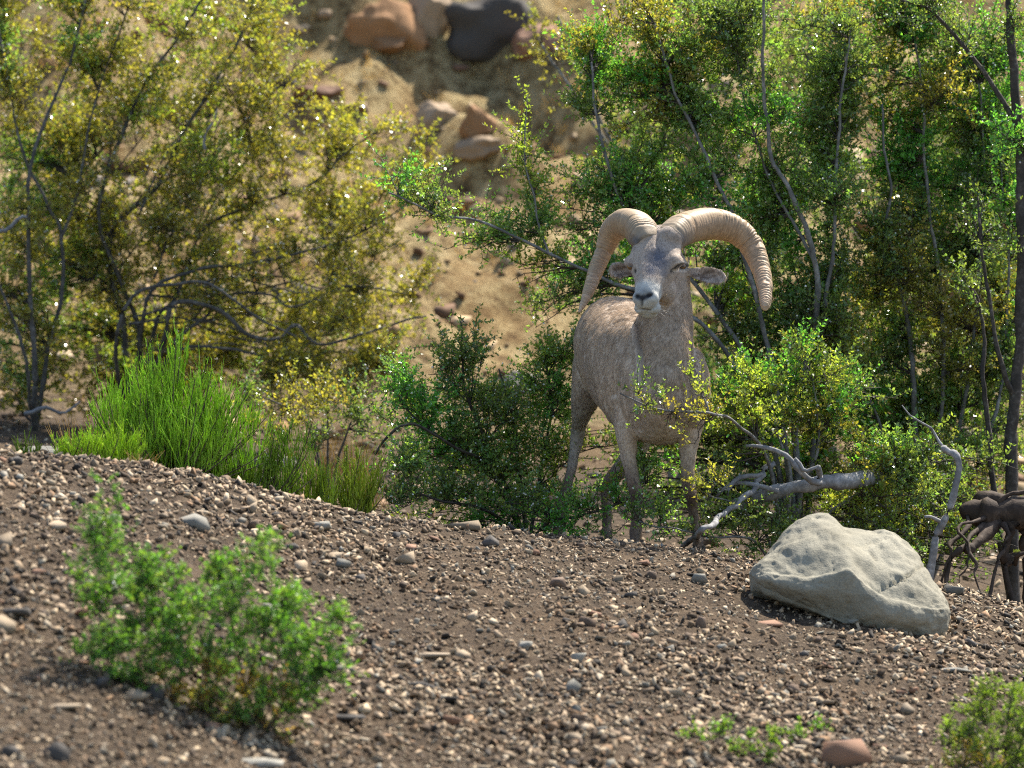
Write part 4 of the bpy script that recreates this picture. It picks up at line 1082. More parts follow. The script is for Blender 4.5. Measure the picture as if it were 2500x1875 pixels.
straw('pale dry straw stems beside the broom shrub', [(180, 1120, 24.6, 60, 130, 60), (250, 1120, 24.6, 60, 150, 60), (340, 1150, 23.6, 40, 60, 50), (860, 1120, 27.5, 70, 150, 120), (790, 1100, 27.5, 70, 160, 100), (905, 1120, 26.5, 60, 120, 60)], 301)
r_ = np.random.default_rng(302)
spots = []
for i in range(300):
    px, py = r_.uniform(-50, 2550), r_.uniform(-40, 700)
    p = ground_hit(px, py, 29.0); spots.append((px, py, p[1], 30, 40, 11))
straw('pale dry grass growing thinly over the tan hillside', spots, 303, (0.55, 0.42, 0.2))

# ------------------------------------------------------------------ leafy plants on the bank, in front
FG = [[0.12, 0.30, 0.05], [0.15, 0.32, 0.055], [0.20, 0.32, 0.07], [0.11, 0.24, 0.05]]
FGB = [[0.28, 0.27, 0.06], [0.34, 0.22, 0.05], [0.17, 0.25, 0.06]]
FPAL = [FG, FGB]
b = ground_hit(640, 1782); b[2] -= 0.01
Yb = b[1]
poly = [(195, 1260), (240, 1255), (300, 1300), (360, 1350), (470, 1390), (560, 1370), (640, 1330), (690, 1330), (700, 1430), (760, 1480), (850, 1520), (830, 1580), (865, 1640), (770, 1690), (730, 1770), (640, 1790), (480, 1720), (330, 1690), (200, 1620), (260, 1500), (190, 1420)]
cl = []
rr = np.random.default_rng(81); tries = 0
while len(cl) < 75 and tries < 6000:
    tries += 1
    x, y = rr.uniform(190, 870), rr.uniform(1250, 1790)
    if not in_poly(x, y, poly): continue
    if any((x - c[0]) ** 2 + (y - c[1]) ** 2 < 42 ** 2 for c in cl): continue
    Yc_ = Yb + rr.uniform(-0.12, 0.16)
    gz = float(ground_z((x - CX) * S * Yc_ / D, Yc_)); k = S * Yc_ / D
    if (CY - y) * k < gz + 0.02: Yc_ = Yb - 0.1
    cl.append((x, y, Yc_, 36, 38, 1 if y > 1660 and rr.uniform() < 0.6 else 0, 1.0 if y > 1400 else 0.6))
cl += [(265, 1190, Yb + 0.05, 14, 40, 0, 0.5), (285, 1240, Yb + 0.05, 18, 30, 0, 0.5), (200, 1245, Yb, 14, 30, 0, 0.5), (840, 1640, Yb - 0.05, 40, 22, 0, 1.2), (790, 1660, Yb - 0.05, 40, 25, 0, 1.2)]
limbs = []
for i, (tx, ty) in enumerate([(200, 1270), (270, 1180), (330, 1330), (430, 1380), (540, 1360), (650, 1330), (700, 1420), (840, 1520), (860, 1640), (250, 1500), (220, 1600), (400, 1500), (560, 1480), (740, 1560)]):
    Yt = Yb + rr.uniform(-0.1, 0.12)
    mid = (640 + (tx - 640) * 0.6, 1782 + (ty - 1782) * 0.42, 0.5 * (Yb + Yt))
    limbs.append(([b.copy(), mid, (tx, ty, Yt)], 0.0035, 0.0012))
bush('leafy_shrub', 'blurred leafy green shrub growing low on the near gravel bank', 'shrub', b, limbs, cl, FPAL, 401, dens=0.0068, grow=1.05, leaf=(0.0125, 0.006), node=0.0075, twig=(0.035, 0.075), up=0.6, leafmat=MAT_SOFT, bark=MAT_TWIG, seeds_glints=60)  # its few white specks are leaf highlights put in as colour

b = ground_hit(1840, 1856); Yb = b[1]
cl = [(1700, 1800, Yb + 0.02, 34, 20, 1), (1760, 1790, Yb, 40, 28, 1), (1810, 1815, Yb, 40, 28, 1), (1860, 1840, Yb - 0.02, 40, 22, 1), (1900, 1800, Yb, 36, 26, 1), (1960, 1795, Yb, 34, 26, 1), (2010, 1780, Yb, 26, 30, 1, 0.6)]
SG = [FG, [[0.16, 0.34, 0.05], [0.2, 0.36, 0.055], [0.24, 0.34, 0.05]]]
bush('seedling_plant', 'small bright green seedling sprawling beside the red brown rock', 'plant', b, [
    ([b.copy(), (1780, 1815, Yb), (1690, 1795, Yb + 0.02)], 0.002, 0.001), ([b.copy(), (1860, 1820, Yb), (1900, 1795, Yb)], 0.002, 0.001), ([b.copy(), (1930, 1815, Yb), (2015, 1770, Yb)], 0.002, 0.001)],
    cl, SG, 402, dens=0.012, grow=1.0, leaf=(0.008, 0.0045), node=0.006, twig=(0.02, 0.045), up=0.8, leafmat=MAT_SOFT, bark=MAT_TWIG)
b = ground_hit(2440, 1874); Yb = b[1] - 0.25
b = gp(2440, Yb)
cl = []
for x in range(2310, 2540, 38):
    top = np.interp(x, [2300, 2360, 2420, 2470, 2540], [1800, 1730, 1700, 1690, 1700])
    for y in np.arange(top, 1900, 44):
        cl.append((x + rr.uniform(-12, 12), y + rr.uniform(-10, 10), Yb + rr.uniform(-0.08, 0.08), 28, 34, 1 if y > 1800 and rr.uniform() < 0.5 else 0, 0.9))
YG = [[[0.22, 0.36, 0.05], [0.27, 0.38, 0.055], [0.2, 0.32, 0.05]], [[0.4, 0.36, 0.05], [0.42, 0.3, 0.05]]]
bush('leafy_shrub', 'yellow green feathery plant in the near corner of the bank', 'shrub', b, [
    ([b.copy(), (2400, 1850, Yb), (2320, 1790, Yb)], 0.003, 0.001), ([b.copy(), (2420, 1820, Yb), (2400, 1710, Yb)], 0.003, 0.001), ([b.copy(), (2460, 1820, Yb), (2470, 1700, Yb)], 0.003, 0.001), ([b.copy(), (2490, 1820, Yb), (2530, 1710, Yb)], 0.003, 0.001)],
    cl, YG, 403, dens=0.010, grow=1.0, leaf=(0.009, 0.0036), node=0.006, twig=(0.03, 0.06), up=0.9, leafmat=MAT_SOFT, bark=MAT_TWIG)

# ------------------------------------------------------------------ bighorn ram
exec_ram = True
def loft(rings, cap=True):
    """rings: (m, s, 3)"""
    m, s, _ = rings.shape
    V = rings.reshape(-1, 3); idx = np.arange(m * s).reshape(m, s)
    A, B = idx[:-1], idx[1:]
    F = np.stack([A, np.roll(A, -1, 1), np.roll(B, -1, 1), B], -1).reshape(-1, 4)
    n = len(V)
    V = np.concatenate([V, [rings[0].mean(0), rings[-1].mean(0)]])
    T0 = np.stack([np.full(s, n), np.roll(idx[0], -1), idx[0]], -1)
    T1 = np.stack([np.full(s, n + 1), idx[-1], np.roll(idx[-1], -1)], -1)
    return V, [F, T0, T1]

def ell_loft(secs, ax_dir, ay_dir, n=40, s=36, power=2.0):
    """secs: (center xyz, ra, rb)"""
    C = catmull(np.array([np.asarray(c[0]) for c in secs]), n)
    R = catmull(np.array([[c[1], c[2]] for c in secs]), n); R = np.maximum(R, 0.004)
    th = np.linspace(0, 2 * np.pi, s, endpoint=False)
    ct, st = np.cos(th), np.sin(th)
    ct = np.sign(ct) * np.abs(ct) ** (2 / power); st = np.sign(st) * np.abs(st) ** (2 / power)
    rings = C[:, None] + R[:, 0, None, None] * ct[None, :, None] * ax_dir + R[:, 1, None, None] * st[None, :, None] * ay_dir
    return loft(rings)

def tube_loft(pts, rad, n=40, s=20, flat=1.0):
    q = catmull(np.array(pts), n); rr_ = np.maximum(catmull(np.array(rad)[:, None], n)[:, 0], 0.004)
    T = unit(np.gradient(q, axis=0))
    A = unit(np.cross(T, np.array([0, 1.0, 0.0]))); B = np.cross(T, A)
    th = np.linspace(0, 2 * np.pi, s, endpoint=False)
    rings = q[:, None] + rr_[:, None, None] * (np.cos(th)[None, :, None] * A[:, None] + flat * np.sin(th)[None, :, None] * B[:, None])
    return loft(rings)

def ellipsoid(c, r, rot=None):
    v, f = ico(4)
    v = v * np.array(r)
    if rot is not None: v = v @ rot.T
    return v + c, [f]

def build_ram():
    parts = []
    K = S                                   # photo pixel at the ram, in metres
    UP = np.array([0, 0, 1.0])
    head_dir = unit(np.array([0.17, -0.80, -0.06]))     # body heading: towards the camera, a little right
    SIDE = unit(np.cross(head_dir, UP))
    UPB = np.cross(SIDE, head_dir)
    T = [(1497, 790, 25.74, .05, .07), (1497, 828, 25.68, .125, .135), (1502, 846, 25.54, .150, .178), (1524, 862, 25.38, .165, .182), (1548, 884, 25.22, .182, .200),
         (1575, 908, 25.06, .182, .220), (1600, 935, 24.93, .160, .215), (1617, 958, 24.82, .128, .175), (1625, 972, 24.73, .085, .115), (1628, 978, 24.69, .03, .04)]
    parts.append(ell_loft([(P(a, b, c), w, h) for a, b, c, w, h in T], SIDE, UPB, 60, 48, 2.15))
    # brisket, shoulders, belly
    parts.append(ellipsoid(P(1618, 1032, 24.92), (.098, .16, .080)))
    parts.append(ellipsoid(P(1545, 945, 24.93), (.062, .13, .165)))
    parts.append(ellipsoid(P(1690, 955, 24.88), (.058, .12, .150)))
    parts.append(ellipsoid(P(1560, 985, 25.15), (.125, .24, .110)))
    parts.append(ellipsoid(P(1470, 868, 25.58), (.085, .15, .165)))
    parts.append(ellipsoid(P(1545, 868, 25.55), (.085, .15, .165)))
    # neck: a deep column standing forward of the shoulders
    NK = [(1608, 1000, 24.83, .09, .10), (1618, 940, 24.80, .096, .115), (1625, 880, 24.81, .092, .110), (1630, 820, 24.83, .087, .105), (1633, 765, 24.86, .080, .098), (1634, 710, 24.88, .074, .088), (1630, 655, 24.87, .072, .078), (1620, 610, 24.86, .06, .06)]
    parts.append(ell_loft([(P(a, b, c), w, h) for a, b, c, w, h in NK], np.array([1.0, 0, 0]), np.array([0, 1.0, 0]), 50, 40, 2.2))
    parts.append(tube_loft([P(1600, 880, 25.02), P(1615, 800, 24.97), P(1626, 720, 24.95)], [.12, .09, .075]))
    # head
    poll, nose = P(1611, 584, 24.82), P(1577, 738, 24.63)
    f = unit(nose - poll); L = np.linalg.norm(nose - poll)
    rgt = unit(np.cross(f, UP)); rgt = rgt if rgt[0] > 0 else -rgt
    rgt = unit(rgt + 0.02 * UP)
    u = unit(np.cross(rgt, f)); u = u if u[1] < 0 else -u      # out of the face, towards the viewer
    HS = [(-.16, .035, .02, .05), (-.10, .060, .040, .075), (0.0, .080, .050, .095), (.15, .088, .054, .108), (.30, .092, .054, .115), (.42, .092, .050, .118), (.53, .076, .047, .112), (.64, .060, .047, .098),
          (.76, .050, .046, .080), (.88, .0455, .042, .066), (.97, .0445, .034, .056), (1.03, .038, .022, .044), (1.07, .022, .006, .024)]
    th = np.linspace(0, 2 * np.pi, 48, endpoint=False)
    HSa = catmull(np.array(HS), 64)
    rings = []
    for t, w, tp, bt in HSa:
        c, s_ = np.cos(th), np.sin(th)
        up_w = np.where(s_ > 0, 1.0, 0.92)
        x = np.sign(c) * np.abs(c) ** 0.9 * w * up_w
        # a flatter nose bridge, deeper jaw
        y = np.where(s_ > 0, np.abs(s_) ** 0.85 * tp, -np.abs(s_) ** 0.9 * bt)
        x = x * np.where(s_ > 0.5, 1 - 0.18 * sstep(0.45, 0.7, t) * (s_ - 0.5) * 2, 1.0)
        x = x * np.where(s_ < 0, 1 - 0.35 * (-s_) ** 2, 1.0)
        rings.append(poll + f * (t * L) + rgt * x[:, None] + u * y[:, None])
    parts.append(loft(np.array(rings)))
    hp = lambda t, x, y: poll + f * (t * L) + rgt * x + u * y
    for sx in (-1, 1):
        parts.append(ellipsoid(hp(.40, sx * .078, .012), (.028, .026, .026)))     # brow and orbit
        parts.append(ellipsoid(hp(.05, sx * .045, .020), (.048, .05, .045)))      # horn seat
        parts.append(ellipsoid(hp(.97, sx * .021, .012), (.026, .024, .026)))     # nostril wing
        parts.append(ellipsoid(hp(1.0, sx * .022, -.030), (.026, .026, .022)))    # lip
    parts.append(ellipsoid(hp(.99, 0, -.056), (.031, .030, .022)))                # chin
    parts.append(ellipsoid(hp(.55, 0.03, -.085), (.040, .05, .05)))
    # ears
    def ear(base, tip, wid, outn, thick=0.011):
        q = np.array([base + (tip - base) * s for s in (0, .18, .4, .62, .82, .95, 1.0)])
        ax = unit(tip - base); wv = unit(np.cross(ax, outn)); nn = np.cross(wv, ax); nn = nn if nn[1] < 0 else -nn
        ww = np.array([.45, .6, .88, 1.0, .93, .66, .2]) * wid
        n_ = 30; C = catmull(q, n_); W = catmull(ww[:, None], n_)[:, 0]
        th = np.linspace(0, 2 * np.pi, 28, endpoint=False)
        rr_ = []
        for i in range(n_):
            x = np.cos(th) * W[i]; y = np.sin(th) * thick * (0.5 + 0.5 * W[i] / wid)
            cup = (x / wid) ** 2 * 0.026 - 0.016 * (W[i] / wid)
            rr_.append(C[i] + wv * x[:, None] + nn * (y + cup)[:, None])
        parts.append(loft(np.array(rr_)))
    eR0, eR1 = P(1672, 662, 24.82), P(1771, 679, 24.81)
    ear(eR0, eR1, 21 * K, np.array([0.1, -1, 0.12]))
    eL0, eL1 = P(1553, 662, 24.86), P(1490, 659, 24.84)
    ear(eL0, eL1, 20 * K, np.array([-0.25, -1, 0.1]))
    # legs
    feet = []
    def leg(pts, foot_px, foot_Y):
        pr = [(P(a, b, c), rr_ * K) for a, b, c, rr_ in pts]
        gx_ = (foot_px - CX) * S * foot_Y / D; gz_ = float(ground_z(gx_, foot_Y))
        last = pr[-1][0]
        fet = np.array([0.35 * last[0] + 0.65 * gx_, foot_Y + 0.015, gz_ + 0.085])
        pst = np.array([gx_, foot_Y - 0.008, gz_ + 0.050])
        pr += [(fet, .0205), (pst, .0175), (np.array([gx_, foot_Y - 0.02, gz_ + 0.028]), .020)]
        parts.append(tube_loft([p for p, _ in pr], [q for _, q in pr], 60, 20, 1.12))
        feet.append(np.array([gx_, foot_Y - 0.025, gz_]))
    leg([(1548, 950, 24.93, 52), (1534, 1020, 24.89, 36), (1529, 1065, 24.87, 26), (1535, 1120, 24.86, 18.5), (1544, 1160, 24.85, 15), (1551, 1192, 24.84, 17.0), (1552, 1212, 24.84, 15.5), (1553, 1240, 24.85, 11.5), (1553, 1275, 24.85, 11)], 1552, 24.84)
    leg([(1682, 960, 24.9, 52), (1684, 1035, 24.87, 33), (1683, 1080, 24.86, 24), (1679, 1130, 24.85, 18), (1682, 1178, 24.84, 16.5), (1685, 1208, 24.83, 18), (1690, 1232, 24.83, 14.5), (1695, 1262, 24.84, 11.5), (1699, 1290, 24.84, 11.5)], 1706, 24.80)
    leg([(1478, 850, 25.60, 75), (1450, 920, 25.56, 56), (1430, 968, 25.56, 37), (1420, 1008, 25.60, 25), (1413, 1045, 25.66, 18), (1411, 1065, 25.68, 16.5), (1404, 1100, 25.66, 13.5), (1394, 1150, 25.62, 12), (1385, 1190, 25.60, 12.5), (1379, 1212, 25.59, 17), (1370, 1238, 25.58, 17)], 1362, 25.56)
    leg([(1545, 880, 25.55, 72), (1568, 1000, 25.46, 50), (1558, 1080, 25.44, 32), (1530, 1125, 25.48, 24), (1498, 1165, 25.54, 19), (1485, 1188, 25.56, 18), (1482, 1212, 25.54, 15.5), (1482, 1250, 25.52, 13), (1481, 1285, 25.5, 12.5)], 1480, 25.46)
    # tail
    parts.append(tube_loft([P(1497, 790, 25.72), P(1496, 810, 25.80), P(1496, 860, 25.82)], [.035, .028, .012]))

    allV, allF, off = [], [], 0
    for V, Fs in parts:
        allV.append(V)
        for q in Fs: allF.append((np.asarray(q) + off))
        off += len(V)
    me = bpy.data.meshes.new('tmp')
    me.from_pydata(np.concatenate(allV).tolist(), [], [list(x) for q in allF for x in q.tolist()])
    import bmesh
    bm = bmesh.new(); bm.from_mesh(me); bmesh.ops.recalc_face_normals(bm, faces=bm.faces); bm.to_mesh(me); bm.free()
    tmp = bpy.data.objects.new('tmp', me); COL.objects.link(tmp)
    md = tmp.modifiers.new('r', 'REMESH'); md.mode = 'VOXEL'; md.voxel_size = 0.0056
    sm = tmp.modifiers.new('s', 'SMOOTH'); sm.factor = 0.5; sm.iterations = 4
    dg = bpy.context.evaluated_depsgraph_get(); dg.update()
    me2 = bpy.data.meshes.new_from_object(tmp.evaluated_get(dg))
    bpy.data.objects.remove(tmp); bpy.data.meshes.remove(me)
    nv = len(me2.vertices)
    V = np.empty(nv * 3); me2.vertices.foreach_get('co', V); V = V.reshape(-1, 3)
    N = np.empty(nv * 3); me2.vertices.foreach_get('normal', N); N = N.reshape(-1, 3)
    px, py = to_px(V)
    facing = N[:, 1] < -0.05
    hx = (V - poll) @ rgt; ht = (V - poll) @ f / L; hy = (V - poll) @ u
    isneckup = sstep(800, 700, py)
    head = (np.abs(hx) < 0.13) & (ht > -0.25) & (ht < 1.12) & (hy > -0.125) & (V[:, 1] < 24.86 + 0.25 * (ht < 0.3))
    def spot(x, y, rx, ry, ang=0.0, soft=1.0):
        dx, dy = px - x, py - y
        c, s_ = math.cos(ang), math.sin(ang)
        a_ = (dx * c + dy * s_) / rx; b_ = (-dx * s_ + dy * c) / ry
        return np.exp(-((a_ ** 2 + b_ ** 2) ** soft)) * facing
    def line(pts, w):
        r = 0
        for (x0, y0), (x1, y1) in zip(pts[:-1], pts[1:]):
            d = np.array([x1 - x0, y1 - y0], float); Ls = np.linalg.norm(d); d /= Ls
            t = np.clip((px - x0) * d[0] + (py - y0) * d[1], 0, Ls)
            dist = np.hypot(px - x0 - d[0] * t, py - y0 - d[1] * t)
            r = np.maximum(r, np.exp(-(dist / w) ** 2))
        return r * facing * (V[:, 1] < 25.05)
    # --- sculpting
    disp = 0.0035 * fbm(V * np.array([22, 22, 12]), 3, 40) * (~head) + 0.0016 * fbm(V * np.array([60, 60, 22]), 2, 43) * (~head)
    disp += 0.0008 * fbm(V * 60, 2, 45) * head
    nostL = spot(1556, 723, 7, 6, 0.6); nostR = spot(1584, 720, 10, 5.5, -0.4)
    disp -= 0.012 * nostL + 0.012 * nostR
    disp -= 0.005 * line([(1567, 728), (1567, 748)], 2.2)
    mouth = line([(1551, 757), (1560, 757), (1568, 754), (1576, 756), (1588, 757), (1600, 750)], 2.0)
    disp -= 0.0045 * mouth
    disp -= 0.007 * spot(1642, 662, 6, 4.5, -0.5) + 0.006 * spot(1550, 661, 3, 5)
    disp -= 0.007 * spot(1664, 651, 10, 6, -0.1)
    disp += 0.0045 * line([(1648, 646), (1660, 640), (1676, 641)], 3.2)
    disp -= 0.006 * line([(1603, 566), (1603, 600)], 3.0)          # furrow between the horn seats
    disp -= 0.022 * line([(1556, 790), (1563, 850), (1566, 920), (1560, 960)], 6.0)    # crease beside the neck
    disp -= 0.008 * line([(1530, 830), (1512, 900), (1500, 960)], 9.0)
    disp += 0.006 * line([(1545, 810), (1528, 870), (1518, 930)], 10.0)
    for lx, ly in ((1552, 1204), (1685, 1212)):
        disp += 0.002 * spot(lx, ly, 12, 16)
    V = V + N * disp[:, None]
    # --- coat colour
    base = np.array([0.45, 0.355, 0.265])
    nz = fbm(V * np.array([9, 9, 6]), 4, 50)[:, None]; nf = fbm(V * np.array([70, 70, 30]), 2, 52)[:, None]
    C = base * (1 + 0.16 * nz + 0.16 * nf)
    def blend(col, w): 
        nonlocal C
        w = np.clip(w, 0, 1)[:, None]; C = C * (1 - w) + np.array(col) * w * (1 + 0.12 * nf)
    grey = sstep(0.0, 0.5, fbm(V * 5, 2, 58) + 0.2) * sstep(24.9, 25.3, V[:, 1])
    blend([0.38, 0.315, 0.25], 0.6 * grey)
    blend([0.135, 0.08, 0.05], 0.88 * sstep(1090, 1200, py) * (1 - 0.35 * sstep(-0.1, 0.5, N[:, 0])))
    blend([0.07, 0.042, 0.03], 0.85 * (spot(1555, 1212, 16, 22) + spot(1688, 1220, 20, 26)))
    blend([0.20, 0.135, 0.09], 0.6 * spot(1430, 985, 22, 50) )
    blend([0.46, 0.40, 0.33], 0.7 * (py > 960) * sstep(-0.3, -0.8, N[:, 2]))
    blend([0.38, 0.31, 0.25], 0.6 * head)
    hd = head.astype(float)
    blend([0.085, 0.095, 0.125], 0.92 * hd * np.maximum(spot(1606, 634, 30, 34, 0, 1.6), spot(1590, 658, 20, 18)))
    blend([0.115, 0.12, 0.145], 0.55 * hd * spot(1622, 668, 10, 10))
    blend([0.24, 0.2, 0.17], 0.4 * hd * sstep(620, 575, py))
    muz = sstep(0.73, 0.86, ht + 0.25 * hy) * hd * (V[:, 1] < 24.735)
    blend([0.43, 0.44, 0.41], 0.85 * muz)
    blend([0.2, 0.21, 0.21], 0.8 * hd * spot(1571, 712, 17, 9))
    blend([0.016, 0.015, 0.016], hd * np.clip(2.2 * nostL + 2.2 * nostR, 0, 1))
    blend([0.03, 0.03, 0.032], hd * np.clip(1.2 * spot(1568, 727, 12, 7, 0, 1.5) + 0.9 * line([(1567, 726), (1567, 745)], 2.8), 0, 1))
    blend([0.05, 0.04, 0.035], 0.85 * hd * line([(1566, 755), (1574, 756), (1588, 757)], 1.8))
    blend([0.015, 0.012, 0.01], hd * np.clip(1.5 * spot(1642, 662, 5.5, 4.2, -0.6) + 1.5 * spot(1550, 661, 2.6, 5.5), 0, 1))
    blend([0.02, 0.015, 0.012], hd * np.clip(1.6 * line([(1644, 658), (1654, 649), (1664, 645), (1677, 648)], 2.6) + 1.5 * spot(1665, 651, 10, 6), 0, 1))
    blend([0.6, 0.54, 0.46], 0.7 * hd * (line([(1647, 662), (1660, 661), (1676, 661)], 3.5) + line([(1655, 640), (1674, 639)], 2.4)))
    # ears: dark inner fur lines and a pale rim
    earm = ((px > 1685) & (py > 645) & (py < 705) & (px < 1780)) | ((px < 1545) & (px > 1485) & (py > 635) & (py < 690) & (V[:, 1] < 25.0))
    blend([0.40, 0.33, 0.28], 0.8 * earm)
    blend([0.13, 0.085, 0.06], 0.85 * earm * np.clip(line([(1690, 674), (1708, 673), (1726, 666), (1742, 661)], 4.5) + line([(1712, 675), (1730, 678), (1746, 672)], 3) + line([(1500, 657), (1516, 652), (1530, 652)], 3.0) + line([(1508, 671), (1524, 668), (1538, 668)], 3), 0, 1))
    blend([0.5, 0.44, 0.37], 0.5 * earm * (line([(1690, 690), (1730, 697), (1764, 688)], 4)))
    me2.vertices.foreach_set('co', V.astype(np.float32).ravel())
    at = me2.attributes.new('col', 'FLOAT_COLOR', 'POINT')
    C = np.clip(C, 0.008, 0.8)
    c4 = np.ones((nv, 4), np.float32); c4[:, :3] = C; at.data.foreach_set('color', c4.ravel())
    me2.polygons.foreach_set('use_smooth', np.ones(len(me2.polygons), bool))
    me2.update()
    M = Mat('ram_hide')
    c = M.attr(); geo_n = M.node('ShaderNodeNewGeometry')
    mp = M.node('ShaderNodeMapping'); mp.inputs['Scale'].default_value = (1, 1, 0.3); M.link(geo_n.outputs['Position'], mp.inputs['Vector'])
    fx = M.noise(420, 3, 0.6, mp.outputs[0])
    c = M.mix(1.0, c, M.ramp(fx, [(0.3, (0.75, 0.75, 0.75)), (0.7, (1.2, 1.2, 1.2))]), 'MULTIPLY')
    M.link(c, M.b.inputs['Base Color']); M.bump(fx, 0.5, 0.003)
    M.b.inputs['Sheen Weight'].default_value = 0.15
    me2.materials.clear(); me2.materials.append(M.set(0.8, 0.2))
    ctr = np.array([P(1560, 900, 25.2)[0], 25.2, float(ground_z(P(1560, 900, 25.2)[0], 25.2))])
    root = empty('bighorn_ram', tuple(ctr), 'grey brown bighorn ram with curled horns standing facing forward in the brush', 'ram')
    me2.transform(__import__('mathutils').Matrix.Translation(Vector(-ctr)))
    me2.name = 'body'
    body = bpy.data.objects.new('body', me2); COL.objects.link(body); body.parent = root

    # --- short coat
    nf_ = len(me2.polygons)
    area = np.empty(nf_); me2.polygons.foreach_get('area', area)
    me2.calc_loop_triangles(); ntri = len(me2.loop_triangles)
    tri = np.empty(ntri * 3, np.int32); me2.loop_triangles.foreach_get('vertices', tri); tri = tri.reshape(-1, 3)
    Pn = [V[tri[:, i]] for i in range(3)]
    ar = 0.5 * np.linalg.norm(np.cross(Pn[1] - Pn[0], Pn[2] - Pn[0]), axis=1)
    r = np.random.default_rng(77)
    nh = 150000
    ti = r.choice(ntri, nh, p=ar / ar.sum())
    b1, b2 = r.uniform(0, 1, nh), r.uniform(0, 1, nh); sw = b1 + b2 > 1; b1[sw] = 1 - b1[sw]; b2[sw] = 1 - b2[sw]
    w3 = np.stack([1 - b1 - b2, b1, b2], -1)[..., None]
    rp = sum(w3[:, i] * V[tri[ti, i]] for i in range(3)); rn = unit(sum(w3[:, i] * N[tri[ti, i]] for i in range(3))); rc = sum(w3[:, i] * C[tri[ti, i]] for i in range(3))
    rpx, rpy = to_px(rp)
    rht = (rp - poll) @ f / L; rhy = (rp - poll) @ u; rhx = (rp - poll) @ rgt
    onhead = (np.abs(rhx) < 0.13) & (rht > -0.25) & (rht < 1.12) & (rhy > -0.125) & (rp[:, 1] < 24.86 + 0.25 * (rht < 0.3))
    # combed down and back; on the face up towards the poll
    comb = np.where(onhead[:, None], -f * 0.9 + 0.0 * rn, np.array([-0.12, 0.35, -0.9]))
    comb = comb + 0.25 * np.stack([vnoise(rp * 14, 61), vnoise(rp * 14, 62), vnoise(rp * 14, 63)], -1) + r.normal(0, 0.12, (nh, 3))
    comb = unit(comb - rn * np.sum(comb * rn, 1, keepdims=True))
    ln = np.where(onhead, 0.006, 0.015) * r.uniform(0.6, 1.3, nh)
    ln = np.where((rpy > 1040) & ~onhead, 0.008, ln)
    neckz = (rpy > 760) & (rpy < 1000) & (rpx > 1550) & (rp[:, 1] < 24.95)
    ln = np.where(neckz, ln * 1.25, ln)
    muzz = onhead & (rht > 0.82) & (rp[:, 1] < 24.735); ln = np.where(muzz, 0.0025, ln)
    keep = ~(onhead & (np.linalg.norm(rc, axis=1) < 0.10) & (rht > 0.3))
    rp, rn, comb, ln, rc, nhk = rp[keep], rn[keep], comb[keep], ln[keep], rc[keep], int(keep.sum())
    lift = r.uniform(0.06, 0.28, nhk)[:, None]
    p0 = rp - rn * 0.001
    p1 = rp + (comb * (1 - lift) + rn * lift) * ln[:, None] * 0.5
    p2 = p1 + unit(comb * (1 - lift * 0.4) + rn * lift * 0.4) * ln[:, None] * 0.5
    PT = np.stack([p0, p1, p2], 1)
    hc = bpy.data.hair_curves.new('coat')
    hc.add_curves([3] * nhk)
    hc.attributes['position'].data.foreach_set('vector', (PT - ctr).astype(np.float32).ravel())
    ra = hc.attributes.get('radius') or hc.attributes.new('radius', 'FLOAT', 'POINT')
    ra.data.foreach_set('value', np.tile(np.array([0.00045, 0.0004, 0.0001], np.float32), nhk))
    ca = hc.attributes.new('col', 'FLOAT_COLOR', 'CURVE')
    cc = np.ones((nhk, 4), np.float32); cc[:, :3] = np.clip(rc * r.uniform(0.75, 1.3, nhk)[:, None], 0, 0.8); ca.data.foreach_set('color', cc.ravel())
    M = Mat('ram_coat'); M.link(M.attr(), M.b.inputs['Base Color']); hm = M.set(0.6, 0.25)
    t_ = M.node('ShaderNodeBsdfTranslucent'); M.link(M.attr(), t_.inputs['Color'])
    mx = M.node('ShaderNodeMixShader'); mx.inputs[0].default_value = 0.25
    M.link(M.b.outputs[0], mx.inputs[1]); M.link(t_.outputs[0], mx.inputs[2]); M.link(mx.outputs[0], M.out.inputs['Surface'])
    hc.materials.append(hm)
    coat = bpy.data.objects.new('coat', hc); COL.objects.link(coat); coat.parent = root

    # --- horns
    M = Mat('horn')
    c = M.attr(); geo_n = M.node('ShaderNodeNewGeometry'); fx = M.noise(55, 5, 0.65, geo_n.outputs['Position']); fy = M.noise(260, 3, 0.6, geo_n.outputs['Position'])
    c = M.mix(1.0, c, M.ramp(fx, [(0.3, (0.75, 0.72, 0.68)), (0.7, (1.15, 1.15, 1.15))]), 'MULTIPLY')
    M.link(c, M.b.inputs['Base Color']); M.bump(fy, 0.35, 0.002)
    hornmat = M.set(0.55, 0.35)
    def horn(pts, label, seed, front):
        q = np.array([P(a, b, c) for a, b, c, _ in pts]); rad = np.array([x[3] for x in pts])
        n, s = 330, 40
        q = catmull(q, n); rd = np.maximum(catmull(rad[:, None], n)[:, 0], 0.003)
        Ls = np.concatenate([[0], np.cumsum(np.linalg.norm(np.diff(q, axis=0), axis=1))]); tot = Ls[-1]
        T_ = unit(np.gradient(q, axis=0))
        ctrc = q[n // 3: 2 * n // 3].mean(0) * 0.0 + P(*front)
        out = unit(q - ctrc)                      # away from the centre of the curl
        A = unit(out - T_ * np.sum(out * T_, 1, keepdims=True)); B = np.cross(T_, A)
        th = np.linspace(0, 2 * np.pi, s, endpoint=False)
        c_, s_ = np.cos(th), np.sin(th)
        prof = 1.0 / (np.abs(c_) ** 2.6 + np.abs(s_ * 1.0) ** 2.6) ** (1 / 2.6)     # rounded block
        prof = prof * (1 - 0.16 * np.clip(-c_, 0, 1) * np.abs(s_) * 1.2)              # narrower inner side
        sN = Ls
        ph = sN / 0.0125 + 1.3 * vnoise(np.stack([sN * 28, 0 * sN, 0 * sN + seed], -1), seed)
        thn = th / (2 * np.pi)
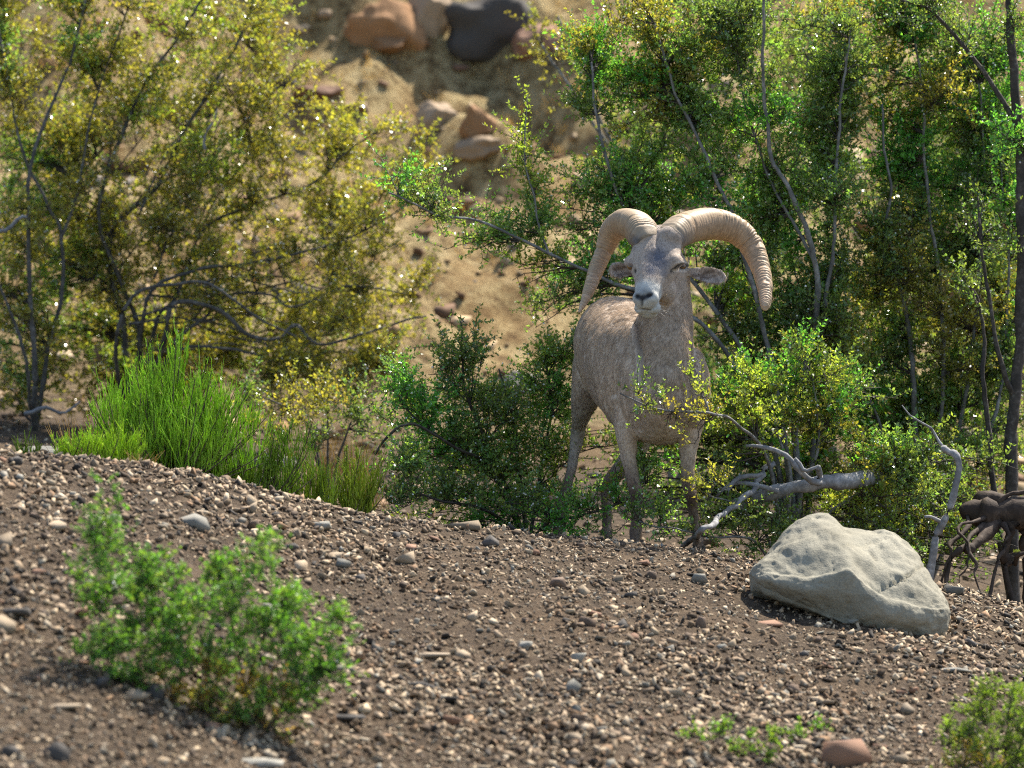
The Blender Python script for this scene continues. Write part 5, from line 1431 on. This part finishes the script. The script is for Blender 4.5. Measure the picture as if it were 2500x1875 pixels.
        PH = ph[:, None] + 0.35 * np.sin(th)[None] + 0.35 * vnoise(np.stack([np.tile(sN[:, None] * 60, (1, s)), np.tile(3 * c_[None], (n, 1)), np.tile(3 * s_[None], (n, 1))], -1), seed + 2)
        saw = np.abs(np.sin(np.pi * PH)) ** 0.7 - 0.6
        amp = 0.0066 * (0.30 + 0.70 * sstep(-0.25, 0.55, c_))[None] * (0.75 + 0.5 * vnoise(np.stack([sN * 20, 0 * sN, 0 * sN + 5], -1), seed + 5))[:, None]
        amp = amp * np.clip(rd / 0.02, 0.25, 1)[:, None]
        annual = -0.004 * sum(np.exp(-((sN - a_ * tot) / 0.006) ** 2) for a_ in (0.14, 0.36, 0.56, 0.74, 0.88))[:, None] * np.clip(rd / 0.03, 0.2, 1)[:, None]
        R = rd[:, None] * prof[None] + amp * saw + annual
        rings = q[:, None] + R[..., None] * (c_[None, :, None] * A[:, None] + s_[None, :, None] * B[:, None])
        V_, F_ = loft(rings)
        tt = (Ls / tot)
        col = np.array([0.35, 0.235, 0.14])[None] * (0.92 + 0.22 * tt[:, None]) + np.array([0.06, 0.055, 0.05])[None] * sstep(0.55, 1, tt)[:, None]
        colr = np.repeat(col[:, None], s, 1) * (1 + 0.38 * saw[..., None])
        outer = sstep(0.0, 0.8, c_)[None, :, None]
        colr = colr * (1 - 0.35 * outer) + np.array([0.37, 0.31, 0.20]) * 0.35 * outer
        bl = (1 - sstep(0.075, 0.13, tt + 0.03 * vnoise(np.stack([sN * 60, 0 * sN, 0 * sN], -1), 9)))[:, None, None]
        hpx, hpy = to_px(rings)
        fr = rings[..., 1] < q[:, None, 1]
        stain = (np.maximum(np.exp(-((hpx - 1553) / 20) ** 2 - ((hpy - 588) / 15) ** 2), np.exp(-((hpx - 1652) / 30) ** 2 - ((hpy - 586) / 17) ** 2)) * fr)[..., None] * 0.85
        colr = colr * (1 - 0.25 * bl) + np.array([0.24, 0.225, 0.18]) * 0.25 * bl
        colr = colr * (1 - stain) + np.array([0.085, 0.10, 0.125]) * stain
        colr = np.concatenate([colr.reshape(-1, 3), colr[0, :1], colr[-1, :1]])
        o = add('horn', V_, F_, hornmat, root, cols=np.clip(colr, 0.02, 0.8), smooth=True)
        o['label'] = label
    horn([(1581, 598, 24.790, .046), (1570, 576, 24.820, .055), (1551, 553, 24.890, .055), (1524, 547, 24.980, .051), (1495, 568, 25.040, .042), (1476, 612, 25.050, .032), (1456, 660, 25.010, .0265), (1440, 706, 24.940, .0205), (1425, 740, 24.890, .0125), (1414, 763, 24.860, .004)],
         'ribbed tan horn curling down to a thin worn tip', 3, (1500, 680, 25.0))
    horn([(1634, 598, 24.785, .046), (1648, 574, 24.810, .054), (1682, 556, 24.890, .0565), (1735, 547, 24.980, .0555), (1792, 562, 25.040, .048), (1831, 598, 25.050, .042), (1852, 643, 25.010, .035), (1864, 686, 24.940, .0285), (1868, 722, 24.880, .0225), (1868, 744, 24.840, .017), (1867, 753, 24.830, .011), (1866.5, 757, 24.825, .004)],
         'ribbed tan horn curling down to a blunt broomed tip', 4, (1750, 680, 25.0))

    # --- eyes
    bvh = BVHTree.FromPolygons(V.tolist(), [tuple(p.vertices) for p in me2.polygons])
    M = Mat('ram_eye')
    tc = M.node('ShaderNodeTexCoord')
    sp = M.node('ShaderNodeSeparateXYZ'); M.link(tc.outputs['Object'], sp.inputs[0])
    def sq(sock, k):
        m = M.node('ShaderNodeMath', operation='MULTIPLY'); M.link(sock, m.inputs[0]); m.inputs[1].default_value = k
        p = M.node('ShaderNodeMath', operation='POWER'); M.link(m.outputs[0], p.inputs[0]); p.inputs[1].default_value = 2
        ab = M.node('ShaderNodeMath', operation='ABSOLUTE'); M.link(m.outputs[0], ab.inputs[0]); M.link(ab.outputs[0], p.inputs[0])
        return p.outputs[0]
    ad = M.node('ShaderNodeMath', operation='ADD'); M.link(sq(sp.outputs[0], 1 / 0.0065), ad.inputs[0]); M.link(sq(sp.outputs[2], 1 / 0.0025), ad.inputs[1])
    c = M.ramp(ad.outputs[0], [(0.5, (0.006, 0.005, 0.005)), (0.9, (0.16, 0.085, 0.03))])
    M.link(c, M.b.inputs['Base Color']); eyemat = M.set(0.08, 0.6)
    ev, ef = ico(3)
    for (ex, ey, nrm, rad) in ((1666, 650.5, None, .0125), (1540, 651, None, .0125)):
        d = Vector(P(ex, ey, 25.0)).normalized()
        hit = bvh.ray_cast(Vector((0, 0, 0)), d)
        if hit[0] is None: continue
        pos = np.array(hit[0]) + np.array(d) * 0.001
        o = add('eye', ev * rad + pos, [ef], eyemat, root, smooth=True)
        # keep the object's own axes centred on the eye for the iris
        o.data.transform(__import__('mathutils').Matrix.Translation(Vector(-(pos - ctr))))
        o.location = Vector(pos - ctr)
    # --- hooves
    M = Mat('hoof_horn'); f_ = M.noise(80, 4); M.link(M.ramp(f_, [(0.3, (0.03, 0.025, 0.02)), (0.7, (0.09, 0.075, 0.06))]), M.b.inputs['Base Color']); hoofmat = M.set(0.6, 0.3)
    for ft in feet:
        hv, hf, o_ = [], [], 0
        for sx in (-1, 1):
            zz = np.array([-0.006, 0.0, 0.02, 0.04, 0.047]); ry = np.array([0.036, 0.037, 0.031, 0.024, 0.012]); rx = np.array([0.0135, 0.0138, 0.0125, 0.0105, 0.006])
            sh = np.array([-0.012, -0.012, -0.004, 0.006, 0.008])
            th = np.linspace(0, 2 * np.pi, 18, endpoint=False)
            rg = np.stack([np.stack([ft[0] + sx * 0.0125 + rx[i] * np.cos(th), ft[1] + sh[i] + ry[i] * np.sin(th), np.full(18, ft[2] + zz[i])], -1) for i in range(5)])
            v_, fs_ = loft(rg)
            hv.append(v_); hf += [q + o_ for q in fs_]; o_ += len(v_)
        add('hoof', np.concatenate(hv), hf, hoofmat, root, smooth=True)
    # whiskers
    wp = []
    for i in range(14):
        s0 = P(1600 + r.uniform(-8, 8), 752 + r.uniform(-14, 12), 24.64); 
        e0 = s0 + np.array([r.uniform(.01, .04), r.uniform(-.01, .01), r.uniform(-.03, .0)])
        wp.append(np.stack([s0, 0.5 * (s0 + e0) + np.array([0, 0, 0.003]), e0]))
    wp = np.array(wp); Vw, Fw = tubes_arr(wp, np.tile(np.array([[0.0005, 0.0004, 0.0002]]), (len(wp), 1)), 3)
    M = Mat('whisker'); M.b.inputs['Base Color'].default_value = (0.6, 0.55, 0.48, 1)
    tag(add('whiskers', Vw, [Fw], M.set(0.5, 0.3), root), kind='stuff')
build_ram()

print('LEAFLETS', NLEAF, 'objects', len(bpy.data.objects))
